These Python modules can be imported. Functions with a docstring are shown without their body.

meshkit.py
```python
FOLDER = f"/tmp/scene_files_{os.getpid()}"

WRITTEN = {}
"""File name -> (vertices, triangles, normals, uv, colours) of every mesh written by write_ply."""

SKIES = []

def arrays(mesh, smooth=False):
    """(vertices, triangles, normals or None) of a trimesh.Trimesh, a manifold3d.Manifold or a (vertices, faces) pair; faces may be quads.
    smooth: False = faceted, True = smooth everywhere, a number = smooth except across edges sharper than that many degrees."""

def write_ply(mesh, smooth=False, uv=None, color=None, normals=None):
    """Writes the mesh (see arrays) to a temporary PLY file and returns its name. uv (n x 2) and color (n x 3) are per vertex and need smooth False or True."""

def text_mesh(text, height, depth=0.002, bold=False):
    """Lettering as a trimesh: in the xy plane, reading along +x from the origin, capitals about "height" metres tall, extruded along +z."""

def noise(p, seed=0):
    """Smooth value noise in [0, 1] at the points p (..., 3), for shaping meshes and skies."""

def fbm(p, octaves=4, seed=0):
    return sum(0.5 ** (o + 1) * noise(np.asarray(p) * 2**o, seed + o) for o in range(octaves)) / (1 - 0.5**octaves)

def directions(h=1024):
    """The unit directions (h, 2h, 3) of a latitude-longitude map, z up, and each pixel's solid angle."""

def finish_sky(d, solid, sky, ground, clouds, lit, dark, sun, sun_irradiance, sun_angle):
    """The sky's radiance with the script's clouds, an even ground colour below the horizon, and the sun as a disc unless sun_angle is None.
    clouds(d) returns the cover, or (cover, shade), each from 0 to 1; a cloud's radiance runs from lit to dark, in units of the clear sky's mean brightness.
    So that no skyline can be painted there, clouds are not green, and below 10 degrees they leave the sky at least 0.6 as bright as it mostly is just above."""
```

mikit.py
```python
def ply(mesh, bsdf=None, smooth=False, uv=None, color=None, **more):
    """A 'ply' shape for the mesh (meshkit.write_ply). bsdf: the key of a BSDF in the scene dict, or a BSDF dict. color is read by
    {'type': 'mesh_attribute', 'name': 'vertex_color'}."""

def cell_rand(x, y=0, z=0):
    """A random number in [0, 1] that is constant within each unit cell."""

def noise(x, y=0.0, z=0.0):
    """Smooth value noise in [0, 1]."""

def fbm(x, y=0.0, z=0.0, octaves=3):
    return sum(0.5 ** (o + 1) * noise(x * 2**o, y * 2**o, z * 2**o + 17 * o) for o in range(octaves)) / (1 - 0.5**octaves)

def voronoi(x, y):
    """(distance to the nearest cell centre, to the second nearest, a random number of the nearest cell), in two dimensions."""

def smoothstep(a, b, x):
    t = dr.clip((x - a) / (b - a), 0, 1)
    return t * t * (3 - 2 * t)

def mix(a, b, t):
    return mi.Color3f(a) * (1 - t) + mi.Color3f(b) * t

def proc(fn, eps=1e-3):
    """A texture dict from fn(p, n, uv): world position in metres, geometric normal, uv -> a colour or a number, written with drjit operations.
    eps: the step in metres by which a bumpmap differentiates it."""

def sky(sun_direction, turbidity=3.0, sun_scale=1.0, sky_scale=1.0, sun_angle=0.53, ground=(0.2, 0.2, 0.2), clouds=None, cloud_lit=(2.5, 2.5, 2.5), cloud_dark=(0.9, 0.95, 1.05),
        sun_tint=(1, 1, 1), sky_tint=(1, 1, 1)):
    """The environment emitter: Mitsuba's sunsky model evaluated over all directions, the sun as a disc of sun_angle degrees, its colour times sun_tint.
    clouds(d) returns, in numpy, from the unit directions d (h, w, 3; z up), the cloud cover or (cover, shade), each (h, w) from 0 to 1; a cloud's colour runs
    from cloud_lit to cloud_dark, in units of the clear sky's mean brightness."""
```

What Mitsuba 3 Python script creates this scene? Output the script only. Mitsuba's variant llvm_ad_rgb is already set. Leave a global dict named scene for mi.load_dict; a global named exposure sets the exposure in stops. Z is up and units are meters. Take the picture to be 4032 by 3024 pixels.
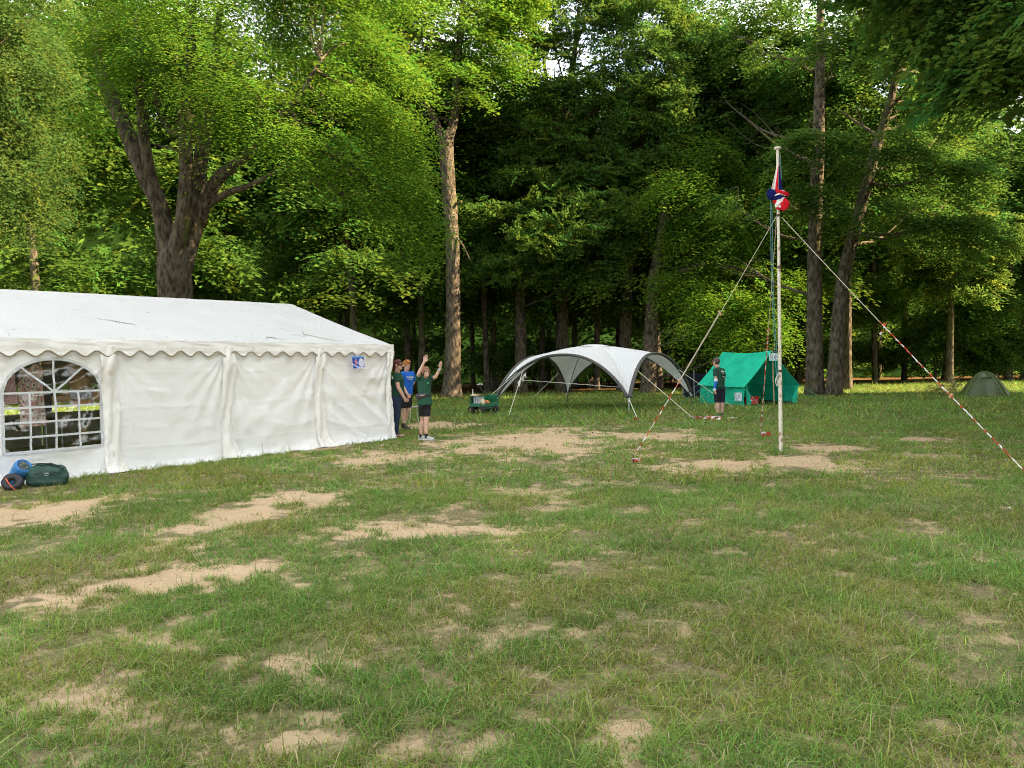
import math
import numpy as np
import trimesh
import drjit as dr
import mitsuba as mi
import mikit
import manifold3d as m3
from manifold3d import Manifold
from shapely.geometry import Polygon, Point, box as sbox
from meshkit import noise as nnoise, fbm as nfbm, text_mesh

# ------------------------------------------------------------------ camera, sky, exposure
T = mi.ScalarTransform4f
scene, labels = {}, {}
exposure = 3.98
PITCH, ROLL = math.atan(18 / 852.0), math.radians(1.0)
scene['camera'] = {
    'type': 'perspective', 'fov': math.degrees(2 * math.atan(512 / 852.0)), 'fov_axis': 'x', 'near_clip': 0.1, 'far_clip': 2000.0,
    'to_world': T().look_at(origin=[0, 0, 1.6], target=[0, math.cos(PITCH), 1.6 - math.sin(PITCH)],
                            up=[math.sin(ROLL), 0, math.cos(ROLL)])}
SUN_EL, SUN_AZ = math.radians(32), math.radians(14)
SUN = [math.cos(SUN_EL) * math.cos(SUN_AZ), -math.cos(SUN_EL) * math.sin(SUN_AZ), math.sin(SUN_EL)]


def cloud_cover(d):
    q = d / np.maximum(d[..., 2:3] + 0.25, 0.15)
    n = nfbm(q * np.array([1.3, 1.3, 0.0]) + 3.7, 5, seed=4)
    c = np.clip((n - 0.34) / 0.16, 0, 1)
    return c * 0.95, np.clip((nfbm(q * 2.1, 4, seed=9) - 0.45) * 1.2, 0, 0.5)


scene['sky'] = mikit.sky(SUN, turbidity=3.0, sun_scale=1.15, sun_angle=0.6, clouds=cloud_cover,
                         cloud_lit=(1.9, 1.88, 1.84), cloud_dark=(1.2, 1.2, 1.22), sun_tint=(1.0, 0.94, 0.82))


# ------------------------------------------------------------------ helpers
def numbered(key):
    if key not in scene and key not in labels and not any(k.startswith(key + '__') for k in scene):
        return key
    i = 1
    while True:
        k = f'{key}_{i:03d}'
        if k not in scene and k not in labels:
            return k
        i += 1


def put(key, mesh, m, smooth=False, uv=None, color=None):
    """One entry of the scene; takes the next free number when the name is taken."""
    key = numbered(key)
    scene[key] = mikit.ply(mesh, m, smooth, uv=uv, color=color)
    return key


def thing(name, label, cat, group=None):
    """A thing made of parts: the key that the keys of its parts start with."""
    key = numbered(name)
    labels[key] = {'label': label, 'category': cat}
    if group:
        labels[key]['group'] = group
    return key


def tag(key, label, cat=None, group=None, kind=None):
    d = labels.setdefault(key, {})
    for k, v in (('label', label), ('category', cat), ('group', group), ('kind', kind)):
        if v:
            d[k] = v
    return key


def cat(parts):
    """Joins (vertices, faces) pairs and trimeshes into one (vertices, faces)."""
    V, F, n = [], [], 0
    for p in parts:
        v, f = (p.vertices, p.faces) if hasattr(p, 'faces') else p
        V.append(np.asarray(v, float))
        F.append(np.asarray(f) + n)
        n += len(v)
    return np.vstack(V), np.vstack(F)


def tube(pts, rad, sides=8, wob=0.0, seed=0, caps=True, squash=None):
    """A tapered tube along a polyline."""
    p = np.asarray(pts, float)
    r = np.broadcast_to(np.asarray(rad, float), (len(p),))
    t = np.gradient(p, axis=0)
    t /= np.linalg.norm(t, axis=1, keepdims=True) + 1e-12
    ref = np.array([0, 0, 1.0]) if abs(t[:, 2]).mean() < 0.8 else np.array([1.0, 0, 0])
    a = np.cross(t, ref)
    a /= np.linalg.norm(a, axis=1, keepdims=True) + 1e-12
    b = np.cross(t, a)
    ang = np.arange(sides) * 2 * np.pi / sides
    rr = np.repeat(r[:, None], sides, 1)
    if wob:
        c = np.stack([np.cos(ang)[None] * 1.3 + 0 * r[:, None], np.sin(ang)[None] * 1.3 + 0 * r[:, None],
                      np.cumsum(np.r_[0, np.linalg.norm(np.diff(p, axis=0), axis=1)])[:, None] * 0.6 + 0 * ang[None]], -1)
        rr = rr * (1 + wob * (nfbm(c * 2.0, 3, seed) - 0.5) * 2)
    sx, sy = squash or (1, 1)
    v = p[:, None] + rr[..., None] * (np.cos(ang)[None, :, None] * a[:, None] * sx + np.sin(ang)[None, :, None] * b[:, None] * sy)
    v = v.reshape(-1, 3)
    i, j = np.meshgrid(np.arange(len(p) - 1), np.arange(sides), indexing='ij')
    q = np.stack([i * sides + j, i * sides + (j + 1) % sides, (i + 1) * sides + (j + 1) % sides, (i + 1) * sides + j], -1).reshape(-1, 4)
    f = np.vstack([q[:, [0, 2, 1]], q[:, [0, 3, 2]]])
    if caps:
        n = len(v)
        v = np.vstack([v, p[0], p[-1]])
        k = np.arange(sides)
        f = np.vstack([f, np.stack([k, (k + 1) % sides, k * 0 + n], 1),
                       np.stack([(k + 1) % sides + (len(p) - 1) * sides, k + (len(p) - 1) * sides, k * 0 + n + 1], 1)])
    return v, f


def spline(pts, n):
    """Catmull-Rom through the rows of pts (any number of columns)."""
    p = np.asarray(pts, float)
    p = np.vstack([2 * p[0] - p[1], p, 2 * p[-1] - p[-2]])
    s = np.linspace(0, len(p) - 3 - 1e-6, n)
    i = s.astype(int)
    u = (s - i)[:, None]
    a, b, c, d = p[i], p[i + 1], p[i + 2], p[i + 3]
    return 0.5 * (2 * b + (c - a) * u + (2 * a - 5 * b + 4 * c - d) * u**2 + (3 * b - a - 3 * c + d) * u**3)


def grid(fn, nu, nv, u0=0, u1=1, v0=0, v1=1, keep=None):
    """A sheet: fn(u, v) -> (n, 3). Returns vertices, faces, uv."""
    u, v = np.meshgrid(np.linspace(u0, u1, nu + 1), np.linspace(v0, v1, nv + 1), indexing='ij')
    uv = np.stack([u.ravel(), v.ravel()], 1)
    P = fn(uv[:, 0], uv[:, 1])
    i, j = np.meshgrid(np.arange(nu), np.arange(nv), indexing='ij')
    q = np.stack([i * (nv + 1) + j, (i + 1) * (nv + 1) + j, (i + 1) * (nv + 1) + j + 1, i * (nv + 1) + j + 1], -1).reshape(-1, 4)
    if keep is not None:
        q = q[keep(uv[q].mean(1))]
    return P, np.vstack([q[:, [0, 1, 2]], q[:, [0, 2, 3]]]), uv


def boxm(size, centre=(0, 0, 0), rz=0.0, rx=0.0, ry=0.0, bevel=0.0):
    sx, sy, sz = size
    if bevel:
        pts = [[a * (sx / 2 - bevel * (k != 0)), b * (sy / 2 - bevel * (k != 1)), c * (sz / 2 - bevel * (k != 2))]
               for a in (-1, 1) for b in (-1, 1) for c in (-1, 1) for k in range(3)]
        b_ = trimesh.convex.convex_hull(np.array(pts))
    else:
        b_ = trimesh.creation.box(size)
    M = trimesh.transformations.euler_matrix(rx, ry, rz)
    M[:3, 3] = centre
    b_.apply_transform(M)
    return b_


# ------------------------------------------------------------------ materials
def diffuse(name, fn_or_rgb):
    r = mikit.proc(fn_or_rgb) if callable(fn_or_rgb) else {'type': 'rgb', 'value': list(fn_or_rgb)}
    scene[name] = {'type': 'twosided', 'bsdf': {'type': 'diffuse', 'reflectance': r}}


def plastic(name, rgb, rough=0.5, metallic=0.0, spec=0.5):
    scene[name] = {'type': 'twosided', 'bsdf': {'type': 'principled', 'base_color': mikit.proc(rgb) if callable(rgb) else {'type': 'rgb', 'value': list(rgb)},
                                               'roughness': rough, 'metallic': metallic, 'specular': spec}}


VC = {'type': 'mesh_attribute', 'name': 'vertex_color'}
scene['m_leaf'] = {'type': 'principledthin', 'base_color': VC, 'diff_trans': 1.1, 'roughness': 0.45, 'spec_trans': 0.0, 'eta': 1.35}
scene['m_grass'] = {'type': 'principledthin', 'base_color': VC, 'diff_trans': 0.7, 'roughness': 0.55, 'spec_trans': 0.0, 'eta': 1.3}
scene['m_vertex'] = {'type': 'twosided', 'bsdf': {'type': 'diffuse', 'reflectance': VC}}
scene['m_vertex_sheen'] = {'type': 'twosided', 'bsdf': {'type': 'principled', 'base_color': VC, 'roughness': 0.4, 'specular': 0.4}}


def bark(p, n, uv):
    a = mikit.fbm(p.x * 12, p.y * 12, p.z * 4.0, 4)
    b = mikit.fbm(p.x * 1.2, p.y * 1.2, p.z * 0.5, 3)
    c = mikit.mix((0.042, 0.035, 0.027), (0.145, 0.122, 0.094), mikit.smoothstep(0.25, 0.75, a))
    return mikit.mix(c, mi.Color3f(0.085, 0.10, 0.03), mikit.smoothstep(0.56, 0.72, b) * 0.7)


def bark_relief(p, n, uv):
    return mikit.fbm(p.x * 13, p.y * 13, p.z * 4.0, 3)


scene['m_bark'] = {'type': 'twosided', 'bsdf': {'type': 'bumpmap', 'relief': mikit.proc(bark_relief, 8e-3), 'scale': 0.06, 'bsdf': {'type': 'diffuse', 'reflectance': mikit.proc(bark)}}}

# ------------------------------------------------------------------ the ground
# worn sandy patches of the field: x, y, half width, half depth, turn in degrees
BARE = [(-2.92, 9.76, 0.6, 1.46, -6), (-1.08, 8.24, 0.97, 0.46, -5), (-2.63, 6.35, 1.02, 0.47, 24), (0.41, 18.42, 2.3, 3.35, -11),
        (2.87, 18.32, 1.44, 2.03, -12), (-2.29, 15.24, 1.26, 1.41, -9), (3.49, 13.1, 1.03, 0.76, -8), (4.58, 13.4, 0.76, 0.98, -9),
        (5.78, 15.39, 0.62, 0.81, -10), (0.88, 11.53, 0.32, 0.32, -7), (0.41, 10.66, 0.34, 0.31, -7), (0.41, 9.51, 0.22, 0.22, -6),
        (-5.55, 9.86, 0.84, 1.31, -6), (7.99, 16.86, 0.64, 0.58, -11), (-0.48, 4.96, 0.22, 0.2, -3), (-2.11, 4.92, 0.36, 0.18, -3),
        (-1.09, 4.56, 0.23, 0.13, -3), (0.45, 3.64, 0.12, 0.14, -2), (-0.94, 3.65, 0.14, 0.11, -2), 
        (-2.13, 4.11, 0.28, 0.22, -3), (-2.49, 6.79, 0.45, 0.28, -4), (0.32, 5.04, 0.16, 0.14, -3),
        (-4.03, 17.6, 0.9, 1.12, -30), (3.17, 12.94, 0.61, 0.46, -8), (-1.4, 7.28, 0.36, 0.22, -4), 
        (6.72, 14.02, 0.43, 0.4, -9), (-1.99, 23.3, 1.18, 1.29, -14)]


def bare_np(x, y):
    """How worn the turf is, 0 to 1, at field points."""
    w = (nfbm(np.stack([x * 1.9, y * 1.3, 0 * x], -1), 3, 3) - 0.5) * 2.3 + (nfbm(np.stack([x * 7, y * 6, 0 * x], -1), 2, 5) - 0.5) * 1.3
    out = np.zeros_like(x)
    for cx, cy, a, b, t in BARE:
        t = math.radians(t)
        u, v = (x - cx) * math.cos(t) + (y - cy) * math.sin(t), -(x - cx) * math.sin(t) + (y - cy) * math.cos(t)
        r = np.sqrt((u / a)**2 + (v / b)**2) + w * (2.2 if a < .5 else 1)
        out = np.maximum(out, np.clip((1.10 - r) / 0.45, 0, 1) * (.7 if a < .5 else 1))
    n = nfbm(np.stack([x * 1.6 + 7, y * 1.4, 0 * x], -1), 3, 11)
    return np.maximum(out, np.clip((n - 0.70) / 0.07, 0, 0.7) * (y < 20))


def bare_dr(x, y):
    w = (mikit.fbm(x * 1.9, y * 1.3, 3.0, 3) - 0.5) * 2.3 + (mikit.fbm(x * 7, y * 6, 5.0, 2) - 0.5) * 1.3
    out = mi.Float(0)
    for cx, cy, a, b, t in BARE:
        t = math.radians(t)
        u, v = (x - cx) * math.cos(t) + (y - cy) * math.sin(t), (y - cy) * math.cos(t) - (x - cx) * math.sin(t)
        r = dr.sqrt(dr.square(u / a) + dr.square(v / b)) + w * (2.2 if a < .5 else 1)
        out = dr.maximum(out, dr.clip((1.22 - r) / 0.35, 0, 1) * (.7 if a < .5 else 1))
    return out


def wood_edge(x):
    """Where the field ends and the wood begins (y)."""
    return 48.0 + 9.5 * (x > 13) - 3.0 * (x < -5)


def ground_colour(p, n, uv):
    x, y = p.x, p.y
    fine = mikit.fbm(x * 38, y * 38, 1.0, 3)
    mid = mikit.fbm(x * 3.1, y * 3.1, 2.0, 3)
    speck = mikit.noise(x * 120, y * 120, 0.0)
    sand = mikit.mix((0.37, 0.265, 0.16), (0.57, 0.435, 0.275), 0.55 * fine + 0.45 * mid)
    sand = mikit.mix(sand, mi.Color3f(0.15, 0.10, 0.06), mikit.smoothstep(0.80, 0.92, speck) * 0.7)
    thatch = mikit.mix((0.10, 0.085, 0.047), (0.29, 0.24, 0.14), fine)
    thatch = mikit.mix(thatch, mi.Color3f(0.105, 0.135, 0.04), mikit.smoothstep(0.35, 0.65, mid) * 0.5)
    thatch = mikit.mix(thatch, sand, mikit.smoothstep(0.54, 0.68, mikit.fbm(x * 6.5 + 7, y * 6.0, 11.0, 4)) * 0.6)
    thatch = mikit.mix(thatch, mi.Color3f(0.07, 0.05, 0.03), mikit.smoothstep(0.72, 0.9, speck) * 0.5)
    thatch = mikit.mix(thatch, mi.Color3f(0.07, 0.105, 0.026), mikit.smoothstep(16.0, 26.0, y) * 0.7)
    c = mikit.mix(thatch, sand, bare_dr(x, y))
    litter = mikit.mix((0.06, 0.04, 0.022), (0.20, 0.125, 0.06), mikit.fbm(x * 6, y * 6, 4.0, 3))
    edge = 48.0 + dr.select(x > 13, 9.5, 0.0) - dr.select(x < -5, 3.0, 0.0) + (mikit.fbm(x * 0.5, y * 0.5, 6.0, 3) - 0.5) * 7
    w = mikit.smoothstep(-1.0, 1.5, y - edge)
    # leaf litter under the big canopy behind the shelter
    r = dr.sqrt(dr.square((x - 3.5) / 6.0) + dr.square((y - 39.0) / 3.5)) + (mikit.fbm(x * 0.8, y * 0.8, 8.0, 3) - 0.5) * 1.3
    w = dr.maximum(w, mikit.smoothstep(1.1, 0.8, r) * mikit.smoothstep(0.35, 0.6, mikit.fbm(x * 2.2, y * 2.2, 9.0, 2)) * 0.9)
    return mikit.mix(c, litter, w)


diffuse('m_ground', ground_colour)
ax = np.concatenate([[-600, -300, -150, -80, -50], np.arange(-34, 40.1, 0.5), [55, 90, 160, 300, 600]])
ay = np.concatenate([[-300, -120, -50, -20], np.arange(-6, 12, 0.25), np.arange(12, 78.1, 0.6), [95, 130, 200, 330, 600]])


def ground_z(x, y):
    return (nfbm(np.stack([x * 0.9, y * 0.9, 0 * x], -1), 3, 21) - 0.5) * 0.05 * (abs(x) < 60)


gx, gy = np.meshgrid(ax, ay, indexing='ij')
gi, gj = np.meshgrid(np.arange(len(ax) - 1), np.arange(len(ay) - 1), indexing='ij')
gq = np.stack([gi * len(ay) + gj, (gi + 1) * len(ay) + gj, (gi + 1) * len(ay) + gj + 1, gi * len(ay) + gj + 1], -1).reshape(-1, 4)
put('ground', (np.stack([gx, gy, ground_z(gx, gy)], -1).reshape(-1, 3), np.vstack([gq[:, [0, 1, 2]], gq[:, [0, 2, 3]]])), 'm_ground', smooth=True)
tag('ground', 'trampled camping field with sandy bare patches, brown leaf litter under the trees', kind='structure')


# ------------------------------------------------------------------ trees
def spray_template(rng, k_side=5, gap=0.115):
    """Leaves of one flat spray (length 1): base points, directions, sizes."""
    P, D, S = [], [], []
    twigs = [((0, 0), 0.0, 1.0)]
    for i in range(k_side):
        t = 0.12 + 0.72 * i / (k_side - 1)
        twigs.append(((t, 0), (1 if i % 2 else -1) * rng.uniform(0.6, 0.95), 0.55 * (1 - 0.55 * t)))
    for (bx, by), ang, ln in twigs:
        s, side = gap * 0.7, 1
        while s < ln:
            a = ang + side * rng.uniform(0.6, 1.1)
            x, y = bx + s * math.cos(ang), by + s * math.sin(ang)
            P.append((x, y, -0.16 * x * x + rng.normal(0, 0.012)))
            D.append(a)
            S.append(rng.uniform(0.75, 1.2))
            side = -side
            s += gap * rng.uniform(0.75, 1.25)
        P.append((bx + ln * math.cos(ang), by + ln * math.sin(ang), -0.16 * ln * ln))
        D.append(ang)
        S.append(0.9)
    return np.array(P), np.array(D), np.array(S)


TEMPLATES = [spray_template(np.random.default_rng(50 + i)) for i in range(5)]
LEAF_RHOMB = np.array([[0, 0, 0], [0.42, 0.30, 0.06], [1, 0, -0.04], [0.42, -0.30, 0.06]])
FACE_RHOMB = np.array([[0, 2, 1], [0, 3, 2]])
LEAF_MAPLE = np.array([[0, 0, 0], [0.02, 0.42, 0.02], [0.34, 0.30, 0.05], [0.62, 0.62, 0.0], [0.66, 0.24, 0.04], [1.05, 0, -0.08],
                       [0.66, -0.24, 0.04], [0.62, -0.62, 0.0], [0.34, -0.30, 0.05], [0.02, -0.42, 0.02]])
FACE_MAPLE = np.array([[0, 2, 1], [0, 4, 2], [2, 4, 3], [0, 5, 4], [0, 6, 5], [0, 8, 6], [6, 8, 7], [0, 9, 8]])


def leaves(rng, pos, axis, length, leaf, colour, tilt=0.38, keep=1.0, shape='rhomb', droop=0.0, jit=0.30):
    """Sprays of leaves: pos, axis (n, 3), length (n). Returns vertices, faces, colours."""
    LV, LF = (LEAF_MAPLE, FACE_MAPLE) if shape == 'maple' else (LEAF_RHOMB, FACE_RHOMB)
    V, F, C, base = [], [], [], 0
    n = len(pos)
    axis = axis / (np.linalg.norm(axis, axis=1, keepdims=True) + 1e-9)
    up = np.array([0, 0, 1.0]) + rng.normal(0, tilt, (n, 3))
    lat = np.cross(up, axis)
    lat /= np.linalg.norm(lat, axis=1, keepdims=True) + 1e-9
    nor = np.cross(axis, lat)
    which = rng.integers(0, len(TEMPLATES), n)
    tone = rng.normal(0, 0.16, n)
    hue = rng.normal(0, 0.10, n)
    for w, (P, D, S) in enumerate(TEMPLATES):
        sel = np.nonzero(which == w)[0]
        if len(sel) == 0:
            continue
        k = len(P)
        A, B, N = axis[sel][:, None], lat[sel][:, None], nor[sel][:, None]
        L = length[sel][:, None, None]
        base_p = pos[sel][:, None] + L * (A * P[None, :, :1] + B * P[None, :, 1:2] + N * P[None, :, 2:3])
        base_p = base_p - np.array([0, 0, droop]) * (L * P[None, :, :1])**2
        ang = D[None] + rng.normal(0, 0.3, (len(sel), k))
        d = A * np.cos(ang)[..., None] + B * np.sin(ang)[..., None]
        nn = N + rng.normal(0, jit, (len(sel), k, 3)) + 0 * d
        s = np.cross(nn, d)
        s /= np.linalg.norm(s, axis=-1, keepdims=True) + 1e-9
        nn = np.cross(d, s)
        sz = (leaf * S[None] * rng.uniform(0.8, 1.25, (len(sel), k)))[..., None, None]
        v = base_p[:, :, None] + sz * (d[:, :, None] * LV[None, None, :, :1] + s[:, :, None] * LV[None, None, :, 1:2] + nn[:, :, None] * LV[None, None, :, 2:])
        if keep < 1:
            v = v[rng.random((len(sel), k)) < keep][None]
            cc = np.ones((1, v.shape[1], 1)) * np.asarray(colour)
            t_ = rng.normal(0, 0.2, v.shape[1])[None, :, None]
        else:
            t_ = tone[sel][:, None, None] + rng.normal(0, 0.13, (len(sel), k, 1))
            h_ = hue[sel][:, None, None] + rng.normal(0, 0.06, (len(sel), k, 1))
            cc = np.asarray(colour) * np.concatenate([1 + 1.6 * h_, 1 + 0 * h_, 1 - h_], -1)
        cc = np.clip(cc * np.exp(t_), 0.004, 0.8)
        m = v.shape[0] * v.shape[1]
        lv = len(LV)
        V.append(v.reshape(-1, 3))
        C.append(np.repeat(cc.reshape(-1, 3), lv, 0))
        F.append((LF[None] + (np.arange(m) * lv)[:, None, None]).reshape(-1, 3) + base)
        base += m * lv
    return np.vstack(V), np.vstack(F), np.vstack(C)


def trunk_mesh(pts, sides=14, wob=0.10, flare=0.0, seed=0):
    """pts rows: x, y, z, radius."""
    length = np.linalg.norm(np.diff(np.asarray(pts)[:, :3], axis=0), axis=1).sum()
    q = spline(pts, max(8, int(length / 0.35)))
    r = q[:, 3].copy()
    if flare:
        r *= 1 + flare * np.exp(-(q[:, 2] - q[0, 2]) / 0.45)
    q = q[:, :3].copy()
    q[0, 2] -= 0.15
    return tube(q, r, sides, wob, seed)


def lobe_points(rng, lobes, dens, layer=0.0, shell=0.5):
    """Spray positions and outward axes for ellipsoid lobes (x, y, z, rx, ry, rz[, density])."""
    P, A = [], []
    for lb in lobes:
        cx, cy, cz, rx, ry, rz = lb[:6]
        n = int(dens * (lb[6] if len(lb) > 6 else 1.0) * (rx * ry + rx * rz + ry * rz))
        u = rng.normal(0, 1, (n, 3))
        u /= np.linalg.norm(u, axis=1, keepdims=True)
        r = rng.random(n)[:, None]**shell
        lump = 0.72 + 0.56 * nfbm(u * 2.2 + np.array([cx, cy, cz]), 2, 8)[:, None]
        p = np.array([cx, cy, cz]) + u * r * lump * np.array([rx, ry, rz])
        if layer:
            p[:, 2] = np.round(p[:, 2] / layer + 0.35 * np.sin(p[:, 0] * 0.9 + p[:, 1])) * layer + rng.normal(0, 0.13 * layer, n)
        P.append(p)
        A.append(u * np.array([1, 1, 0.35]))
    return np.vstack(P), np.vstack(A)


def foliage(key, rng, lobes, dens, leaf, colour, length=(0.7, 1.3), layer=0.7, droop=0.12, centre=None, part='crown', shape='rhomb', tilt=0.38, dip=-0.25, shell=0.5, jit=0.3, holes=0.445, gap=1.5):
    P, A = lobe_points(rng, lobes, dens, layer, shell)
    if holes:
        s = nfbm(P * np.array([1, 1, 1.35]) / gap + 11.3, 3, 71) > holes
        P, A = P[s], A[s]
    if centre is not None:
        out = P[:, :2] - np.array(centre)[:2]
        out /= np.linalg.norm(out, axis=1, keepdims=True) + 1e-6
        A[:, :2] = A[:, :2] * 0.5 + out
    A = A + rng.normal(0, 0.35, A.shape)
    A[:, 2] = A[:, 2] * 0.3 + dip
    v, f, c = leaves(rng, P, A, rng.uniform(*length, len(P)), leaf, colour, droop=droop, shape=shape, tilt=tilt, jit=jit)
    return put(f'{key}__{part}', (v, f), 'm_leaf', color=c)


def branch_set(key, rng, trunk, lobes, r0=0.09, m='m_bark', n_twig=5):
    """Boughs from the trunk to each lobe with finer twigs inside it, one part."""
    tp = spline(np.asarray(trunk)[:, :3], 40)
    out = []
    for lb in lobes:
        c = np.array(lb[:3])
        rad = np.array(lb[3:6])
        d = np.linalg.norm(tp - (c - np.array([0, 0, 0.55 * np.linalg.norm((c - tp[-1])[:2])])), axis=1)
        s = tp[int(np.argmin(d))]
        e = c + rng.normal(0, 0.2, 3) * rad
        mid = (s + e) / 2 + np.array([0, 0, -0.08 * np.linalg.norm(e - s)]) + rng.normal(0, 0.12, 3)
        q = spline(np.array([s, mid, e]), 9)
        out.append(tube(q, np.linspace(r0 * rng.uniform(0.8, 1.3), r0 * 0.3, 9), 6, 0.15, 1))
        for _ in range(n_twig):
            k = rng.integers(3, 9)
            t = rng.normal(0, 1, 3)
            t /= np.linalg.norm(t)
            e2 = c + t * rad * rng.uniform(0.6, 0.95)
            q2 = spline(np.array([q[k], (q[k] + e2) / 2 + rng.normal(0, 0.25, 3), e2]), 7)
            out.append(tube(q2, np.linspace(r0 * 0.38, 0.008, 7), 4))
    return put(f'{key}__boughs', cat(out), m, smooth=True)


def auto_lobes(rng, c, r, n, size=0.45):
    """Lobes scattered in the shell of a crown ellipsoid."""
    out = []
    for i in range(n):
        u = rng.normal(0, 1, 3)
        u /= np.linalg.norm(u)
        k = rng.uniform(0.35, 0.78)
        s = size * rng.uniform(0.75, 1.25)
        out.append((c[0] + u[0] * k * r[0], c[1] + u[1] * k * r[1], c[2] + u[2] * k * r[2], r[0] * s, r[1] * s, r[2] * s * 0.7))
    return out

diffuse('m_sawn', (0.45, 0.31, 0.18))

# ------------------------------------------------------------------ the trees of the wood's edge
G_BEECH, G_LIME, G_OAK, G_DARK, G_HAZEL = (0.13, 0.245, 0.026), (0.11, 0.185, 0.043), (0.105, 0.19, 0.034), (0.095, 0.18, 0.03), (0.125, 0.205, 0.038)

def crown_group(name, rng, lobes, dens, leaf, colour, length, layer, tilt=.38, dip=-.25, jit=.3):
    """A crown built once, to be placed under several trees."""
    P, A = lobe_points(rng, lobes, dens, layer)
    out = P[:, :2] / (np.linalg.norm(P[:, :2], axis=1, keepdims=True) + 1e-6)
    A[:, :2] = A[:, :2] * 0.5 + out
    A = A + rng.normal(0, 0.35, A.shape)
    A[:, 2] = A[:, 2] * 0.3 + dip
    v, f, c = leaves(rng, P, A, rng.uniform(*length, len(P)), leaf, colour, droop=.1, tilt=tilt, jit=jit)
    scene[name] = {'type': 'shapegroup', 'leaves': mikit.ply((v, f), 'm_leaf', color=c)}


def place(key, group, loc, rz=0.0, s=1.0, sz=1.0):
    key = numbered(key)
    scene[key] = {'type': 'instance', 'to_world': T().translate(list(loc)).rotate([0, 0, 1], rz).scale([s, s, s * sz]), 'group': {'type': 'ref', 'id': group}}
    return key


def stuff(key):
    labels[key] = {'kind': 'stuff'}
    return key


# crowns of the wood, built once and placed under many trees
rng = np.random.default_rng(70)
for k in range(4):
    lobes = auto_lobes(rng, (0, 0, 14.5), (4.2, 3.8, 7.4), 10, .45)
    lobes += [(rng.normal(0, 2.2), rng.normal(0, 2.0), rng.uniform(5.0, 8.0), 1.9, 1.7, .8, 1.3) for _ in range(2)]
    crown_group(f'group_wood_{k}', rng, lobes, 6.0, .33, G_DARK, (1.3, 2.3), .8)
for k in range(3):
    crown_group(f'group_bush_{k}', rng, auto_lobes(rng, (0, 0, 1.9), (2.0, 1.6, 1.6), 7, .5), 14, .17, G_OAK, (.6, 1.1), 0, tilt=.5)

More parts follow.
